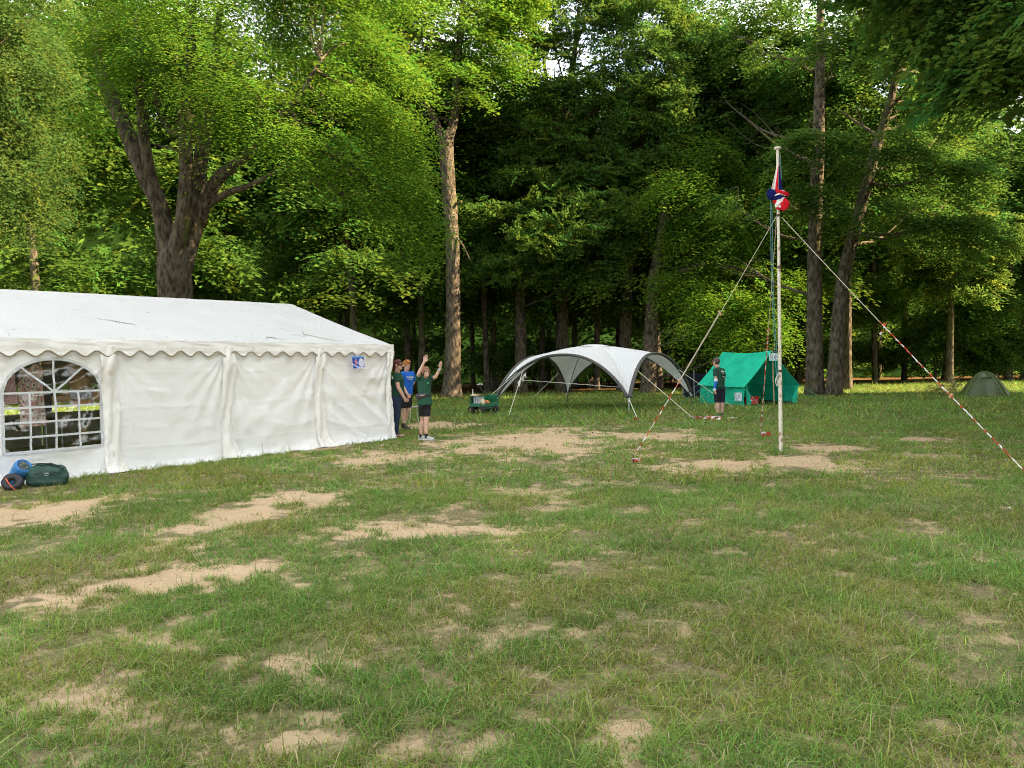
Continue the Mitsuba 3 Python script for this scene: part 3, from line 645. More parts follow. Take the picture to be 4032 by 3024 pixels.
def grass_zone(rng, y0, y1, per, h, w, segs, lean=1.0, beside=0.0):
    if beside:                                                     # the strips to the left and right of the middle field
        n = int(per * 2 * beside * (y1 - y0))
        y = rng.uniform(y0, y1, n)
        x = (.64 * np.maximum(y, 3) + rng.uniform(0, beside, n)) * rng.choice([-1, 1], n)
    else:
        n = int(per * .64 * (y1 * y1 - y0 * y0))
        y = np.sqrt(rng.uniform(y0 * y0, y1 * y1, n))
        x = rng.uniform(-.64, .64, n) * y
    b = bare_np(x, y)
    clump = nfbm(np.stack([x * 2.3, y * 2.3, 0 * x], -1), 3, 41)
    tuft = nfbm(np.stack([x * 9, y * 9, 0 * x], -1), 2, 43)
    edge = 50 + 9.5 * (x > 13) - 3 * (x < -5) + 6 * (nfbm(np.stack([x * .5, y * .5, 0 * x], -1), 3, 61) - .5)
    k = rng.random(n) < np.clip(1.02 - b, 0, 1) * np.clip(.70 + (clump - .40) * 1.6, .3, 1) * np.clip(.30 + (tuft - .34) * 3.4, .08, 1)
    k &= ~in_marquee(x, y) & (y < edge)
    x, y, b, clump, tuft = x[k], y[k], b[k], clump[k], tuft[k]
    n = len(x)
    z = ground_z(x, y)
    hh = h * rng.lognormal(0, .42, n) * np.where(rng.random(n) < .03, 2.2, 1) * (.45 + .5 * clump + .75 * tuft) * (1 - .5 * b)
    ww = w * rng.uniform(.6, 1.35, n)
    a = rng.uniform(0, 2 * np.pi, n)
    side = np.stack([np.cos(a), np.sin(a), 0 * a], -1)
    ld = np.stack([-np.sin(a), np.cos(a), 0 * a], -1) * rng.normal(0, 1, (n, 1)) + side * rng.normal(0, .5, (n, 1))
    bend = ld * (hh * lean * rng.uniform(.5, 1.9, n))[:, None]
    p = np.stack([x, y, z - .004], -1)
    up = np.array([0, 0, 1.0])
    # colour: fresh to bluish green, some yellowed, some straw
    g = np.stack([rng.uniform(.125, .215, n), rng.uniform(.228, .33, n), rng.uniform(.046, .08, n)], -1)
    g *= (.75 + .55 * (nfbm(np.stack([x * .8, y * .8, 0 * x], -1), 2, 47)))[:, None]
    warm = np.clip((nfbm(np.stack([x * 1.2, y * 1.2, 0 * x + 4], -1), 3, 49) - .42) * 3, 0, 1)
    g = g * (1 - warm[:, None] * np.array([-.35, 0, .05]))
    g *= rng.lognormal(0, .26, (n, 1))
    straw = rng.random(n) < (.08 + .14 * warm + .25 * b) * np.where(y < 10, 1.1, .4)
    g[straw] = np.array([.48, .40, .23]) * rng.uniform(.6, 1.2, (straw.sum(), 1))
    if segs == 2:
        m = p + up * (hh * .6)[:, None] + bend * .36
        t = p + up * (hh * np.clip(1 - .3 * np.linalg.norm(bend, axis=1) / hh, .35, 1))[:, None] + bend
        s2 = side * ww[:, None] / 2
        v = np.stack([p - s2, p + s2, m - s2 * .75, m + s2 * .75, t], 1)
        f = np.array([[0, 1, 3], [0, 3, 2], [2, 3, 4]])
    else:
        t = p + up * hh[:, None] + bend
        s2 = side * ww[:, None] / 2
        v = np.stack([p - s2, p + s2, t], 1)
        f = np.array([[0, 1, 2]])
    lv = v.shape[1]
    return v.reshape(-1, 3), (f[None] + (np.arange(n) * lv)[:, None, None]).reshape(-1, 3), np.repeat(g, lv, 0)


rng = np.random.default_rng(7)
zones = [grass_zone(rng, 3.0, 6.5, 14000, .038, .0044, 2), grass_zone(rng, 6.5, 11, 6000, .040, .0072, 1),
         grass_zone(rng, 11, 22, 1250, .048, .0135, 1), grass_zone(rng, 22, 56, 150, .08, .033, 1),
         grass_zone(rng, 1.0, 9, 900, .045, .011, 1, beside=4), grass_zone(rng, 9, 40, 130, .06, .03, 1, beside=7)]
V, F, C, n = [], [], [], 0
for v, f, c in zones:
    V.append(v)
    F.append(f + n)
    C.append(c)
    n += len(v)
put('grass', (np.vstack(V), np.vstack(F)), 'm_grass', color=np.vstack(C))
tag('grass', 'short worn grass of the field, green tufts mixed with dry straw', 'grass', kind='stuff')

# small fallen leaves, petals and bits on the field
n = 900
y = np.sqrt(rng.uniform(3.2**2, 34**2, n))
x = rng.uniform(-.62, .62, n) * y
k = ~in_marquee(x, y)
x, y = x[k], y[k]
n = len(x)
a, s_ = rng.uniform(0, 6.28, n), rng.uniform(.010, .024, n) * np.clip(y / 9, .8, 2.0)
d = np.stack([np.cos(a), np.sin(a), rng.normal(0, .25, n)], -1)
e = np.stack([-np.sin(a), np.cos(a), rng.normal(0, .25, n)], -1)
p = np.stack([x, y, ground_z(x, y) + .012 + rng.uniform(0, .02, n)], -1)
v = np.stack([p - d * s_[:, None], p + e * (s_ * .55)[:, None] + [0, 0, .004], p + d * s_[:, None], p - e * (s_ * .55)[:, None] + [0, 0, .004]], 1).reshape(-1, 3)
pal = np.array([(.16, .09, .045), (.26, .17, .09), (.42, .33, .21), (.10, .07, .045), (.62, .58, .48)])
put('leaf_litter', (v, (np.array([[0, 1, 2], [0, 2, 3]])[None] + (np.arange(n) * 4)[:, None, None]).reshape(-1, 3)), 'm_vertex', color=np.repeat(pal[rng.choice(5, n, p=[.3, .3, .2, .1, .1])], 4, 0))
tag('leaf_litter', 'scattered brown fallen leaves and pale bits lying on the field', 'leaf litter', kind='stuff')

# ------------------------------------------------------------------ the white marquee
MC, MTH, EAVE, RIDGE, HALF, MLEN = np.array([-2.74, 19.25]), .578, 2.12, 3.22, 3.2, 11.6
MU, MN = np.array([-math.sin(MTH), -math.cos(MTH)]), np.array([-math.cos(MTH), math.sin(MTH)])
POSTS = [0.0, 2.19, 4.46, 6.73, 9.0, 11.27]


def mq(s, w, z):
    """Marquee coordinates: s along the front wall from the far corner, w into the tent, z up."""
    s, w, z = np.broadcast_arrays(np.asarray(s, float), w, z)
    return np.stack([MC[0] + MU[0] * s + MN[0] * w, MC[1] + MU[1] * s + MN[1] * w, z], -1)


def canvas(p, n, uv):
    a = mikit.fbm(p.x * 2.2, p.y * 2.2, p.z * 2.2, 4)
    b = mikit.fbm(p.x * 0.9 + 5, p.y * 0.9, p.z * 3.0, 3)
    c = mikit.mix((0.87, 0.875, 0.88), (0.835, 0.835, 0.83), mikit.smoothstep(0.45, 0.75, a))
    return mikit.mix(c, mi.Color3f(0.66, 0.61, 0.52), mikit.smoothstep(0.64, 0.8, b) * 0.35)


def canvas_old(p, n, uv):
    a = mikit.fbm(p.x * 3.2, p.y * 3.2, p.z * 2.0, 4)
    b = mikit.fbm(p.x * 11, p.y * 11, p.z * 5.0, 2)
    c = mikit.mix((0.84, 0.835, 0.81), (0.77, 0.75, 0.70), mikit.smoothstep(0.45, 0.75, a))
    return mikit.mix(c, mi.Color3f(0.42, 0.33, 0.22), mikit.smoothstep(0.72, 0.82, b) * 0.4)


def roof_skin(p, n, uv):
    a = mikit.fbm(p.x * 1.4, p.y * 1.4, p.z * 1.4, 4)
    s = mikit.noise(p.x * 16, p.y * 16, p.z * 16)
    c = mikit.mix((0.50, 0.51, 0.505), (0.44, 0.45, 0.44), a)
    return mikit.mix(c, mi.Color3f(0.30, 0.30, 0.26), mikit.smoothstep(0.86, 0.93, s) * 0.5)


for nm, fn in (('m_canvas', canvas), ('m_canvas_old', canvas_old), ('m_roof_skin', roof_skin)):
    scene[nm] = {'type': 'twosided', 'bsdf': {'type': 'principled', 'base_color': mikit.proc(fn), 'roughness': 0.55, 'specular': 0.35}}
diffuse('m_trim', (0.30, 0.245, 0.17))
plastic('m_bar', (0.62, 0.645, 0.67), 0.4)
plastic('m_alu', (0.62, 0.62, 0.62), 0.35, 0.8)
scene['m_pvc'] = {'type': 'thindielectric', 'int_ior': 1.45}

marquee = thing('marquee', 'long white party marquee with scalloped eaves and an arched window', 'marquee')
WS0, WS1, WZ0, WZS = 6.90, 8.40, .46, 1.33            # window: sides, sill, spring line of the arch
WMID, WRAD = (WS0 + WS1) / 2, (WS1 - WS0) / 2
WARCH = .50


def in_window(s, z, grow=0.0):
    r = WRAD + grow
    arch = ((s - WMID) / r)**2 + (np.maximum(z - WZS, 0) / (WARCH + grow))**2
    return (np.abs(s - WMID) < r) & (z > WZ0 - grow) & ((z < WZS) | (arch < 1))


def ridged(q, seed, octv=3):
    return 1 - np.abs(2 * nfbm(q, octv, seed) - 1) * 2.2


def wall_bulge(s, z, bay):
    """How far the slack wall cloth stands out of its plane."""
    a, b = POSTS[bay], POSTS[bay + 1]
    t = (s - a) / (b - a)
    mid = np.sin(np.pi * np.clip(t, 0, 1))
    o = np.zeros_like(s)
    w = -(.05 + .03 * np.sin(bay * 2.1)) * mid * np.sin(np.pi * np.clip(z / 2.0, 0, 1)) * (nfbm(np.stack([s * .9, z * 1.1, o], -1), 2, 70 + bay) - .25) * 2
    # sagging folds run across and droop in the middle
    zz = z + .16 * mid + .06 * (nfbm(np.stack([s * 1.2, z, o], -1), 2, 75) - .5)
    w -= .019 * ridged(np.stack([s * .4, zz * 2.3, o + bay], -1), 80 + bay, 2)
    w -= .003 * ridged(np.stack([s * 2.0, zz * 8.0, o], -1), 90 + bay, 2)
    # packing creases
    for zc in (.36, 1.02, 1.60):
        w -= .006 * np.exp(-((z - zc - .01 * np.sin(s * 4 + bay)) / .020)**2)
    # tension folds out of the upper corners
    for c, sg in ((a, 1), (b, -1)):
        ds, dz = (s - c) * sg, 2.0 - z
        ang = np.arctan2(dz, np.maximum(ds, .02))
        rr = np.hypot(ds, dz)
        near = np.exp(-ds / .55) * (.35 + .65 * np.exp(-((z - 1.0) / .8)**2))
        w -= near * .016 * np.cos(ang * 24 + 3 * nfbm(np.stack([rr * 2, ang, o], -1), 2, 99)) * np.clip(rr * 2, 0, 1)
    if bay < 2:
        d = s * .62 + z * .78 if bay == 1 else -s * .55 + z * .83
        w -= .014 * ridged(np.stack([d * 2.9, (s - z) * .25, o], -1), 120 + bay, 2) * (.3 + .7 * np.sin(np.pi * np.clip(z / 2, 0, 1)))
    # hem kicks out over the grass
    w -= .10 * np.exp(-z / .07) * (.4 + nfbm(np.stack([s * 3, o, o], -1), 2, 130))
    return w


for k in range(5):
    a, b = POSTS[k] + .02, POSTS[k + 1] - .02

    def wall(u, v, k=k, a=a, b=b):
        s = a + (b - a) * u
        z = 2.10 * v + .012 * np.sin(s * 9) * (1 - v)
        return mq(s, wall_bulge(s, z, k), z)

    keep = None
    if k == 3:
        keep = lambda c, a=a, b=b: ~in_window(a + (b - a) * c[:, 0], 2.10 * c[:, 1], -.012)
    v, f, _ = grid(wall, 84, 84, keep=keep)
    put(f'{marquee}__wall_panel', (v, f), 'm_canvas', smooth=True)

# overlap flaps over the posts, flared at the foot
for k, s0 in enumerate(POSTS):
    rng = np.random.default_rng(140 + k)
    ph = rng.uniform(0, 6)

    def flap(u, v, s0=s0, ph=ph, k=k):
        z = 2.04 * v - .005
        foot = np.exp(-z / .16)
        s = s0 + (.26 if k else .20) * (u - (.35 if k else .02)) + .03 * np.sin(z * 3 + ph) - (.24 if k else .05) * foot * (.95 - u)
        w = -.03 - .018 * np.sin(np.pi * u) - .012 * np.cos(u * 9 + ph + z * 4) - .013 * ridged(np.stack([u * 1.5 + ph, z * 6 + u * 2, 0 * u], -1), 150 + k)
        w = w - ((.16 if k else .07) * foot * (.5 + .6 * np.sin(u * 3 + ph)**2)) - .05 * np.exp(-((z - 1.75) / .25)**2)
        return mq(s, w, np.maximum(z, .012 + .02 * u))

    v, f, _ = grid(flap, 16, 90)
    put(f'{marquee}__overlap_flap', (v, f), 'm_canvas_old', smooth=True)
    put(f'{marquee}__post', tube([mq(s0 if k else .03, .06, 0), mq(s0 if k else .03, .06, EAVE)], .03, 8), 'm_alu', smooth=True)


# roof: two slopes that sag a little between the frames, hung from the ridge
def sag(s, t):
    bay = np.abs(((s - 2.19) / 2.27) % 1 - .5) * 2
    return -(.05 * (1 - bay) + .02) * np.sin(np.pi * t) - .13 * np.clip(s / 11, 0, 1) * t + .012 * (nfbm(np.stack([s * 1.5, t * 3, 0 * s], -1), 3, 160) - .5)


for side in (0, 1):
    def slope(u, v, side=side):
        s = -.04 + (MLEN + .04) * u
        w = HALF * v if side == 0 else 2 * HALF - HALF * v
        return mq(s, w - (.03 if side == 0 else -.03) * (1 - v), EAVE + (RIDGE - EAVE) * v + sag(s, v))

    v, f, _ = grid(slope, 120, 30)
    put(f'{marquee}__roof_slope', (v, f), 'm_roof_skin', smooth=True)


# scalloped valance with a bound edge
def scallop(s):
    return .225 + .045 * np.cos(2 * np.pi * s / .378)


def val_w(s, z0):
    return -.055 - .012 * (nfbm(np.stack([s * 3, z0 * 5, 0 * s], -1), 2, 170) - .5) * 2 - .018 * z0 / .25 - .010 * ridged(np.stack([s * 1.2, z0 * 12 + s * .6, 0 * s], -1), 171, 2)


def valance(u, v):
    s = -.05 + MLEN * u
    d = scallop(s) * v
    return mq(s, val_w(s, d), EAVE + .012 - d + .01 * (nfbm(np.stack([s * 2, 0 * s, 0 * s], -1), 2, 172) - .5))


v, f, _ = grid(valance, 460, 14)
put(f'{marquee}__valance', (v, f), 'm_canvas_old', smooth=True)
ss = np.linspace(-.05, MLEN - .05, 460)
put(f'{marquee}__valance__binding', tube(mq(ss, val_w(ss, scallop(ss)) - .003, EAVE + .012 - scallop(ss) + .01 * (nfbm(np.stack([ss * 2, 0 * ss, 0 * ss], -1), 2, 172) - .5)), .010, 6), 'm_trim', smooth=True)
tag(f'{marquee}__valance__binding', 'brown binding along the scalloped edge')
v, f, _ = grid(lambda u, v: mq(-.055 - .015 * np.sin(u * 30), -.05 + (2 * HALF + .1) * u, EAVE + .012 - .24 * v), 60, 4)
put(f'{marquee}__end_valance', (v, f), 'm_canvas_old', smooth=True)

# gable end and back wall (two bays of the back have windows to the wood)
v, f, _ = grid(lambda u, v: mq(.0 + .02 * np.sin(u * 17 + v * 4), .03 + (2 * HALF - .06) * u, (EAVE - .02 + (RIDGE - EAVE) * (1 - np.abs(2 * u - 1))) * v), 60, 30)
put(f'{marquee}__gable_wall', (v, f), 'm_canvas', smooth=True)
v, f, _ = grid(lambda u, v: mq(MLEN - .06 + 0 * u, .03 + (2 * HALF - .06) * u, (EAVE - .02 + (RIDGE - EAVE) * (1 - np.abs(2 * u - 1))) * v), 40, 10)
put(f'{marquee}__gable_wall', (v, f), 'm_canvas', smooth=True)
for a, b, win in ((0, 2.19, 0), (2.19, 4.46, 1), (4.46, 6.73, 1), (6.73, 9.0, 1), (9.0, 11.5, 0)):
    keep = (lambda c: ~((abs(c[:, 0] - .5) < .40) & (c[:, 1] > .36) & (c[:, 1] < .66))) if win else None
    v, f, _ = grid(lambda u, v: mq(a + .01 + (b - a - .02) * u, 2 * HALF - .04 + .02 * np.sin(u * 11), 2.1 * v), 40, 40, keep=keep)
    put(f'{marquee}__back_panel', (v, f), 'm_canvas', smooth=True)
    if win:
        put(f'{marquee}__back_window', grid(lambda u, v: mq(a + (b - a) * (.1 + .8 * u), 2 * HALF - .02, .75 + .65 * v), 1, 1)[:2], 'm_pvc')

# the front window: clear sheet, border and glazing bars of pale grey tape
PL = -.04


def win_w(s, z):
    return wall_bulge(np.asarray(s, float), np.asarray(z, float), 3)


def arch_z(s, r=0.0):
    q = np.clip(1 - ((s - WMID) / (WRAD + r))**2, 0, 1)
    return WZS + (WARCH + r) * np.sqrt(q)


v, f, _ = grid(lambda u, v: mq(WS0 - .01 + (WRAD * 2 + .02) * u, win_w(WS0 + WRAD * 2 * u, WZ0 + (arch_z(WS0 + WRAD * 2 * u) - WZ0) * v) * .95 - .002, WZ0 - .01 + (arch_z(WS0 + WRAD * 2 * u) + .02 - WZ0) * v), 40, 40)
put(f'{marquee}__window', (v, f), 'm_pvc', smooth=True)


def tape(pts, wd=.030):
    """A flat strip of tape on the wall plane along (s, z) points."""
    p = np.asarray(pts, float)
    p = np.stack([np.interp(np.linspace(0, 1, 60), np.linspace(0, 1, len(p)), p[:, i]) for i in (0, 1)], 1)
    d = np.gradient(p, axis=0)
    d /= np.linalg.norm(d, axis=1, keepdims=True)
    nrm = np.stack([-d[:, 1], d[:, 0]], 1) * wd / 2
    A, B = p - nrm, p + nrm
    w = win_w(p[:, 0], p[:, 1])
    rows = []
    for q, dw in ((A, -.004), (A, -.010), (B, -.010), (B, -.004)):
        rows.append(mq(q[:, 0], w + dw, q[:, 1]))
    v = np.stack(rows, 1).reshape(-1, 3)
    i = np.arange(59)[:, None]
    j = np.arange(3)[None]
    q = np.stack([i * 4 + j, (i + 1) * 4 + j, (i + 1) * 4 + j + 1, i * 4 + j + 1], -1).reshape(-1, 4)
    return v, np.vstack([q[:, [0, 1, 2]], q[:, [0, 2, 3]]])


th = np.linspace(0, np.pi, 60)
put(f'{marquee}__window__border', tape(np.vstack([[(WS1, WZ0)], [(WS1, WZS)], np.stack([WMID + WRAD * np.cos(th), WZS + WARCH * np.sin(th)], 1)[1:-1], [(WS0, WZS)], [(WS0, WZ0)], [(WS1, WZ0)]]), .045) if False else
    cat([tape([(WS0, WZ0), (WS0, WZS)], .045), tape([(WS1, WZ0), (WS1, WZS)], .045), tape([(WS0, WZ0), (WS1, WZ0)], .045), tape(np.stack([WMID + WRAD * np.cos(th), WZS + WARCH * np.sin(th)], 1), .045)]), 'm_bar')
NCOL = 4
for k in range(1, NCOL):
    s = WS0 + 2 * WRAD * k / NCOL
    put(f'{marquee}__window__glazing_bar', tape([(s, WZ0), (s, WZS + (WARCH if k == 2 else 0))]), 'm_bar')
for k in range(1, 5):
    z = WZ0 + (WZS - WZ0) * k / 4
    put(f'{marquee}__window__glazing_bar', tape([(WS0, z), (WS1, z)]), 'm_bar')
for sg in (-1, 1):
    put(f'{marquee}__window__glazing_bar', tape([(WMID, WZS), (WMID + sg * WRAD * .64, WZS + WARCH * .76)]), 'm_bar')

# what shows through the window: towels pegged on a line, a table and boxes
def towel(name, s, w0, top, wid, ht, m, lab, seed):
    v, f, uv = grid(lambda u, v: mq(s + wid * (u - .5) * (1 + .1 * v), w0 + .03 * np.sin(u * 7 + seed) + .02 * np.sin(v * 5), top - ht * v - .05 * np.cos(u * 6.3 + seed) * (1 - v)), 24, 30)
    k = put(name, (v, f), m, smooth=True, uv=uv)
    return tag(k, lab, 'towel', 'towels hung on the line in the marquee')


def print_floral(p, n, uv):
    a, _, r = mikit.voronoi(uv.x * 9, uv.y * 16)
    c = mikit.mix((0.72, 0.66, 0.60), (0.62, 0.36, 0.32), mikit.smoothstep(0.45, 0.6, mikit.noise(uv.x * 14, uv.y * 22)))
    return mikit.mix(c, mi.Color3f(0.12, 0.12, 0.11), dr.select((a < 0.26) & (r > 0.55), 1.0, 0.0))


def print_gingham(p, n, uv):
    a = dr.select((uv.x * 16 - dr.floor(uv.x * 16)) < 0.5, 0.5, 0.0) + dr.select((uv.y * 22 - dr.floor(uv.y * 22)) < 0.5, 0.5, 0.0)
    return mikit.mix((0.78, 0.70, 0.70), (0.60, 0.22, 0.26), a)


def print_view(p, n, uv):
    a = mikit.fbm(uv.x * 5, uv.y * 6, 1.0, 3)
    c = mikit.mix((0.28, 0.22, 0.13), (0.45, 0.27, 0.12), a)
    c = mikit.mix(c, mi.Color3f(0.62, 0.66, 0.72), dr.select((uv.y > 0.56) & (uv.y < 0.82), 1.0, 0.0))
    return mikit.mix(c, mi.Color3f(0.5, 0.24, 0.12), dr.select(uv.y > 0.86, 1.0, 0.0))


diffuse('m_floral', print_floral)
diffuse('m_gingham', print_gingham)
diffuse('m_view', print_view)
towel('tea_towel', 7.67, .55, 1.72, .36, .92, 'm_floral', 'pale floral tea towel hanging in the middle of the arched window', 1.0)
towel('tea_towel', 8.10, .5, 1.66, .34, .50, 'm_gingham', 'pink checked tea towel at the left edge of the arched window', 2.0)
tv = towel('tea_towel', 6.90, .55, 1.70, .36, .62, 'm_view', 'picture tea towel with mirrored letters at the right of the arched window', 3.0)
tx = text_mesh('JERSEY', .075, .002)
q = np.array(tx.vertices)
put(f'{tv}__lettering', (mq(7.06 - (.30 - q[:, 0] * .75) - .02, .50 + .0 * q[:, 0] - q[:, 2], 1.21 + q[:, 1]), np.array(tx.faces)), 'm_lettering')
diffuse('m_lettering', (0.20, 0.13, 0.11))
k = put('clothes_line', tube(spline([mq(9.0, .55, 1.74), mq(8, .55, 1.70), mq(7, .55, 1.69), mq(6.7, .55, 1.70)], 20), .005, 5), 'm_trim')
tag(k, 'thin line strung behind the arched window with towels pegged on it', 'line')
dk = thing('folding_table', 'dark folding table standing inside the marquee behind the window', 'table')
diffuse('m_dark_wood', (0.09, 0.06, 0.04))
diffuse('m_black', (0.025, 0.025, 0.027))
put(f'{dk}__tabletop', boxm((1.8, .7, .035), mq(6.6, 3.4, .74), math.pi / 2 - MTH, bevel=.008), 'm_dark_wood')
for a in (-.8, .8):
    for b in (-.28, .28):
        c = mq(6.6 + a, 3.4 + b, 0)
        put(f'{dk}__leg', tube([c, c + [0, 0, .725]], .016, 6), 'm_alu')
k = put('crate', boxm((.55, .40, .32), mq(7.1, 3.4, .918), .9, bevel=.02), 'm_black')
tag(k, 'black crate on the table inside the marquee', 'crate')

# twigs fallen on the roof
def on_roof(s, t, up=.012):
    return mq(s, HALF * t - .03 * (1 - t), EAVE + (RIDGE - EAVE) * t + sag(np.asarray(s, float), np.asarray(t, float)) + up)


diffuse('m_twig', (0.17, 0.15, 0.12))
for lab, st in (('forked grey twig lying on the marquee roof near its right end', [[(1.75, .30), (1.95, .22), (2.1, .16), (2.3, .22)], [(1.95, .22), (1.55, .10), (1.25, .075)]]),
                ('small curled twig lying on the marquee roof left of the forked one', [[(3.0, .12), (3.15, .15), (3.3, .08)], [(3.15, .15), (2.85, .07)]]),
                ('thin crooked twig lying high on the middle of the marquee roof', [[(5.6, .40), (5.8, .44), (6.1, .46)], [(5.8, .44), (5.75, .39)], [(5.6, .40), (5.5, .36)]])):
    k = put('twig', cat([tube(spline([on_roof(*p) for p in q], 12), np.linspace(.005, .002, 12), 5) for q in st]), 'm_twig')
    tag(k, lab, 'twig')
rng = np.random.default_rng(180)
pc = []
for _ in range(90):
    s, t_ = rng.uniform(.3, 11), rng.uniform(.03, .9)**1.5
    c = on_roof(s, t_, .006)
    pc.append(boxm((rng.uniform(.010, .035), .008, .003), c, rng.uniform(0, 3), rx=.3))
put('roof_litter', cat(pc), 'm_twig')
tag('roof_litter', 'specks of fallen bud scales and leaf bits on the marquee roof', 'leaf litter', kind='stuff')

# blue poster on the wall
def print_poster(dark, top, pale):
    def fn(p, n, uv):
        x, y = uv.x, uv.y
        c = mikit.mix(mi.Color3f(*dark), mi.Color3f(*top), dr.select(y > 0.84, 1.0, 0.0))
        d = dr.sqrt(dr.square((x - 0.72) / 0.95) + dr.square((y - 1.0) / 0.92))
        c = mikit.mix(c, mi.Color3f(*pale), dr.select(dr.abs(d - 1.0) < 0.05, 1.0, 0.0) * dr.select(y < 0.84, 1.0, 0.0))
        d2 = dr.sqrt(dr.square((x - 0.80) / 0.52) + dr.square((y - 0.92) / 0.72))
        c = mikit.mix(c, mi.Color3f(*pale), dr.select((dr.abs(d2 - 1.0) < 0.05) & (x < 0.8) & (y < 0.84), 1.0, 0.0))
        o = dr.sqrt(dr.square((x - 0.73) / 0.22) + dr.square((y - 0.48) / 0.34))
        c = mikit.mix(c, mi.Color3f(0.74, 0.76, 0.84), dr.select(o < 1.0, 1.0, 0.0))
        e = dr.sqrt(dr.square((x - 0.73) / 0.10) + dr.square((y - 0.50) / 0.15))
        c = mikit.mix(c, mi.Color3f(0.42, 0.50, 0.66), dr.select((e < 1.0) & (e > 0.45) | (o < 1.0) & (dr.abs(x - 0.73) < 0.02) & (y < 0.4) & (y > 0.25), 1.0, 0.0))
        b = dr.sqrt(dr.square((x - 0.27) / 0.09) + dr.square((y - 0.52) / 0.20)) + (mikit.noise(x * 20, y * 20) - 0.5) * 0.6
        c = mikit.mix(c, mi.Color3f(0.62, 0.20, 0.25), dr.select(b < 1.0, 1.0, 0.0))
        rim = dr.select((x < 0.03) | (x > 0.97) | (y < 0.03) | (y > 0.97), 1.0, 0.0)
        return mikit.mix(c, mi.Color3f(0.75, 0.75, 0.75), rim)
    return fn


plastic('m_poster', print_poster((0.008, 0.04, 0.36), (0.02, 0.24, 0.62), (0.62, 0.68, 0.85)), 0.35)
v, f, uv = grid(lambda u, v: mq(1.36 - .38 * u, -.115 - .012 * np.sin(u * 3) - .03 * (1 - v)**2 - .002, 1.60 + .27 * v), 12, 12)
k = put('poster', (v, f), 'm_poster', smooth=True, uv=uv)
tag(k, 'blue poster with white swooshes pinned on the marquee wall under the valance', 'poster')

# ------------------------------------------------------------------ the white arched shelter
for nm, rgb, r in (('m_steel', (0.32, 0.33, 0.34), .4), ('m_darkpole', (0.05, 0.05, 0.052), .45), ('m_sleeve', (0.075, 0.072, 0.064), .7), ('m_rope', (0.52, 0.47, 0.36), .8), ('m_rope_white', (0.66, 0.64, 0.58), .8),
                   ('m_rope_green', (0.06, 0.26, 0.19), .7), ('m_wood', (0.40, 0.255, 0.13), .55), ('m_red', (0.50, 0.028, 0.03), .35), ('m_white', (0.74, 0.74, 0.72), .5), ('m_stake', (0.075, 0.045, 0.03), .7)):
    plastic(nm, rgb, r)


def shelter_cloth(p, n, uv):
    a = mikit.fbm(p.x * 3, p.y * 3, p.z * 3, 3)
    return mikit.mix((0.80, 0.81, 0.82), (0.74, 0.75, 0.755), a)


scene['m_shelter'] = {'type': 'principledthin', 'base_color': mikit.proc(shelter_cloth), 'roughness': 0.5, 'diff_trans': 0.4, 'spec_trans': 0.0, 'eta': 1.4}
sh = thing('event_shelter', 'white arched event shelter with dark edges, open on all sides', 'shelter')
SC = np.array([[6.85, 32.45], [2.25, 35.0], [-.62, 31.1], [3.84, 27.96]])     # right, back, left, front legs
CEN, HT = np.array([3.05, 31.65]), 2.30


def edge_curve(k, t):
    a, b = SC[k % 4], SC[(k + 1) % 4]
    e = np.abs(2 * t - 1)
    pl = a + (b - a) * t[:, None]
    pl = pl + (CEN - pl) * (.10 * (1 - e**2))[:, None]
    return np.column_stack([pl, .30 + 1.66 * (1 - e**2.3)**.72])


def canopy(k):
    def fn(u, v):
        E_ = edge_curve(k, u)
        pl = CEN + (E_[:, :2] - CEN) * v[:, None]
        e = np.abs(2 * u - 1)
        p = 2.35 - .35 * (1 - e)
        z = E_[:, 2] + (HT - E_[:, 2]) * (1 - v**p) - .05 * np.sin(np.pi * v) * np.sin(np.pi * u)**2
        z += .012 * (nfbm(np.stack([u * 6, v * 5, 0 * u + k], -1), 3, 200) - .5) * v
        return np.column_stack([pl, z])
    return fn


for k in range(4):
    v, f, _ = grid(canopy(k), 60, 40, 0, 1, .02, 1)
    put(f'{sh}__canopy_panel', (v, f), 'm_shelter', smooth=True)
    e = edge_curve(k, np.linspace(.012, .988, 60))
    put(f'{sh}__edge_sleeve', tube(e, .072, 8, squash=(1.0, .7)), 'm_sleeve', smooth=True)
for k in range(4):
    g_ = SC[k]
    d = (CEN - g_) / np.linalg.norm(CEN - g_)
    put(f'{sh}__leg', tube(spline([(*g_, 0), (*(g_ + d * .05), .25), (*(g_ + d * .14), .5)], 8), .017, 7), 'm_steel' if k == 3 else 'm_darkpole', smooth=True)
    put(f'{sh}__arch_pole', tube([(*(CEN + (g_ - CEN) * s), HT - .03 + (.29 - HT) * s**2.35) for s in np.linspace(.02, .985, 30)], .014, 6), 'm_darkpole', smooth=True)
v, f, _ = grid(lambda u, v: np.column_stack([CEN[0] + .62 * v * np.cos(u * 2 * np.pi), CEN[1] + .62 * v * np.sin(u * 2 * np.pi), HT + .055 - .085 * v**2]), 40, 8)
put(f'{sh}__vent_cap', (v, f), 'm_shelter', smooth=True)
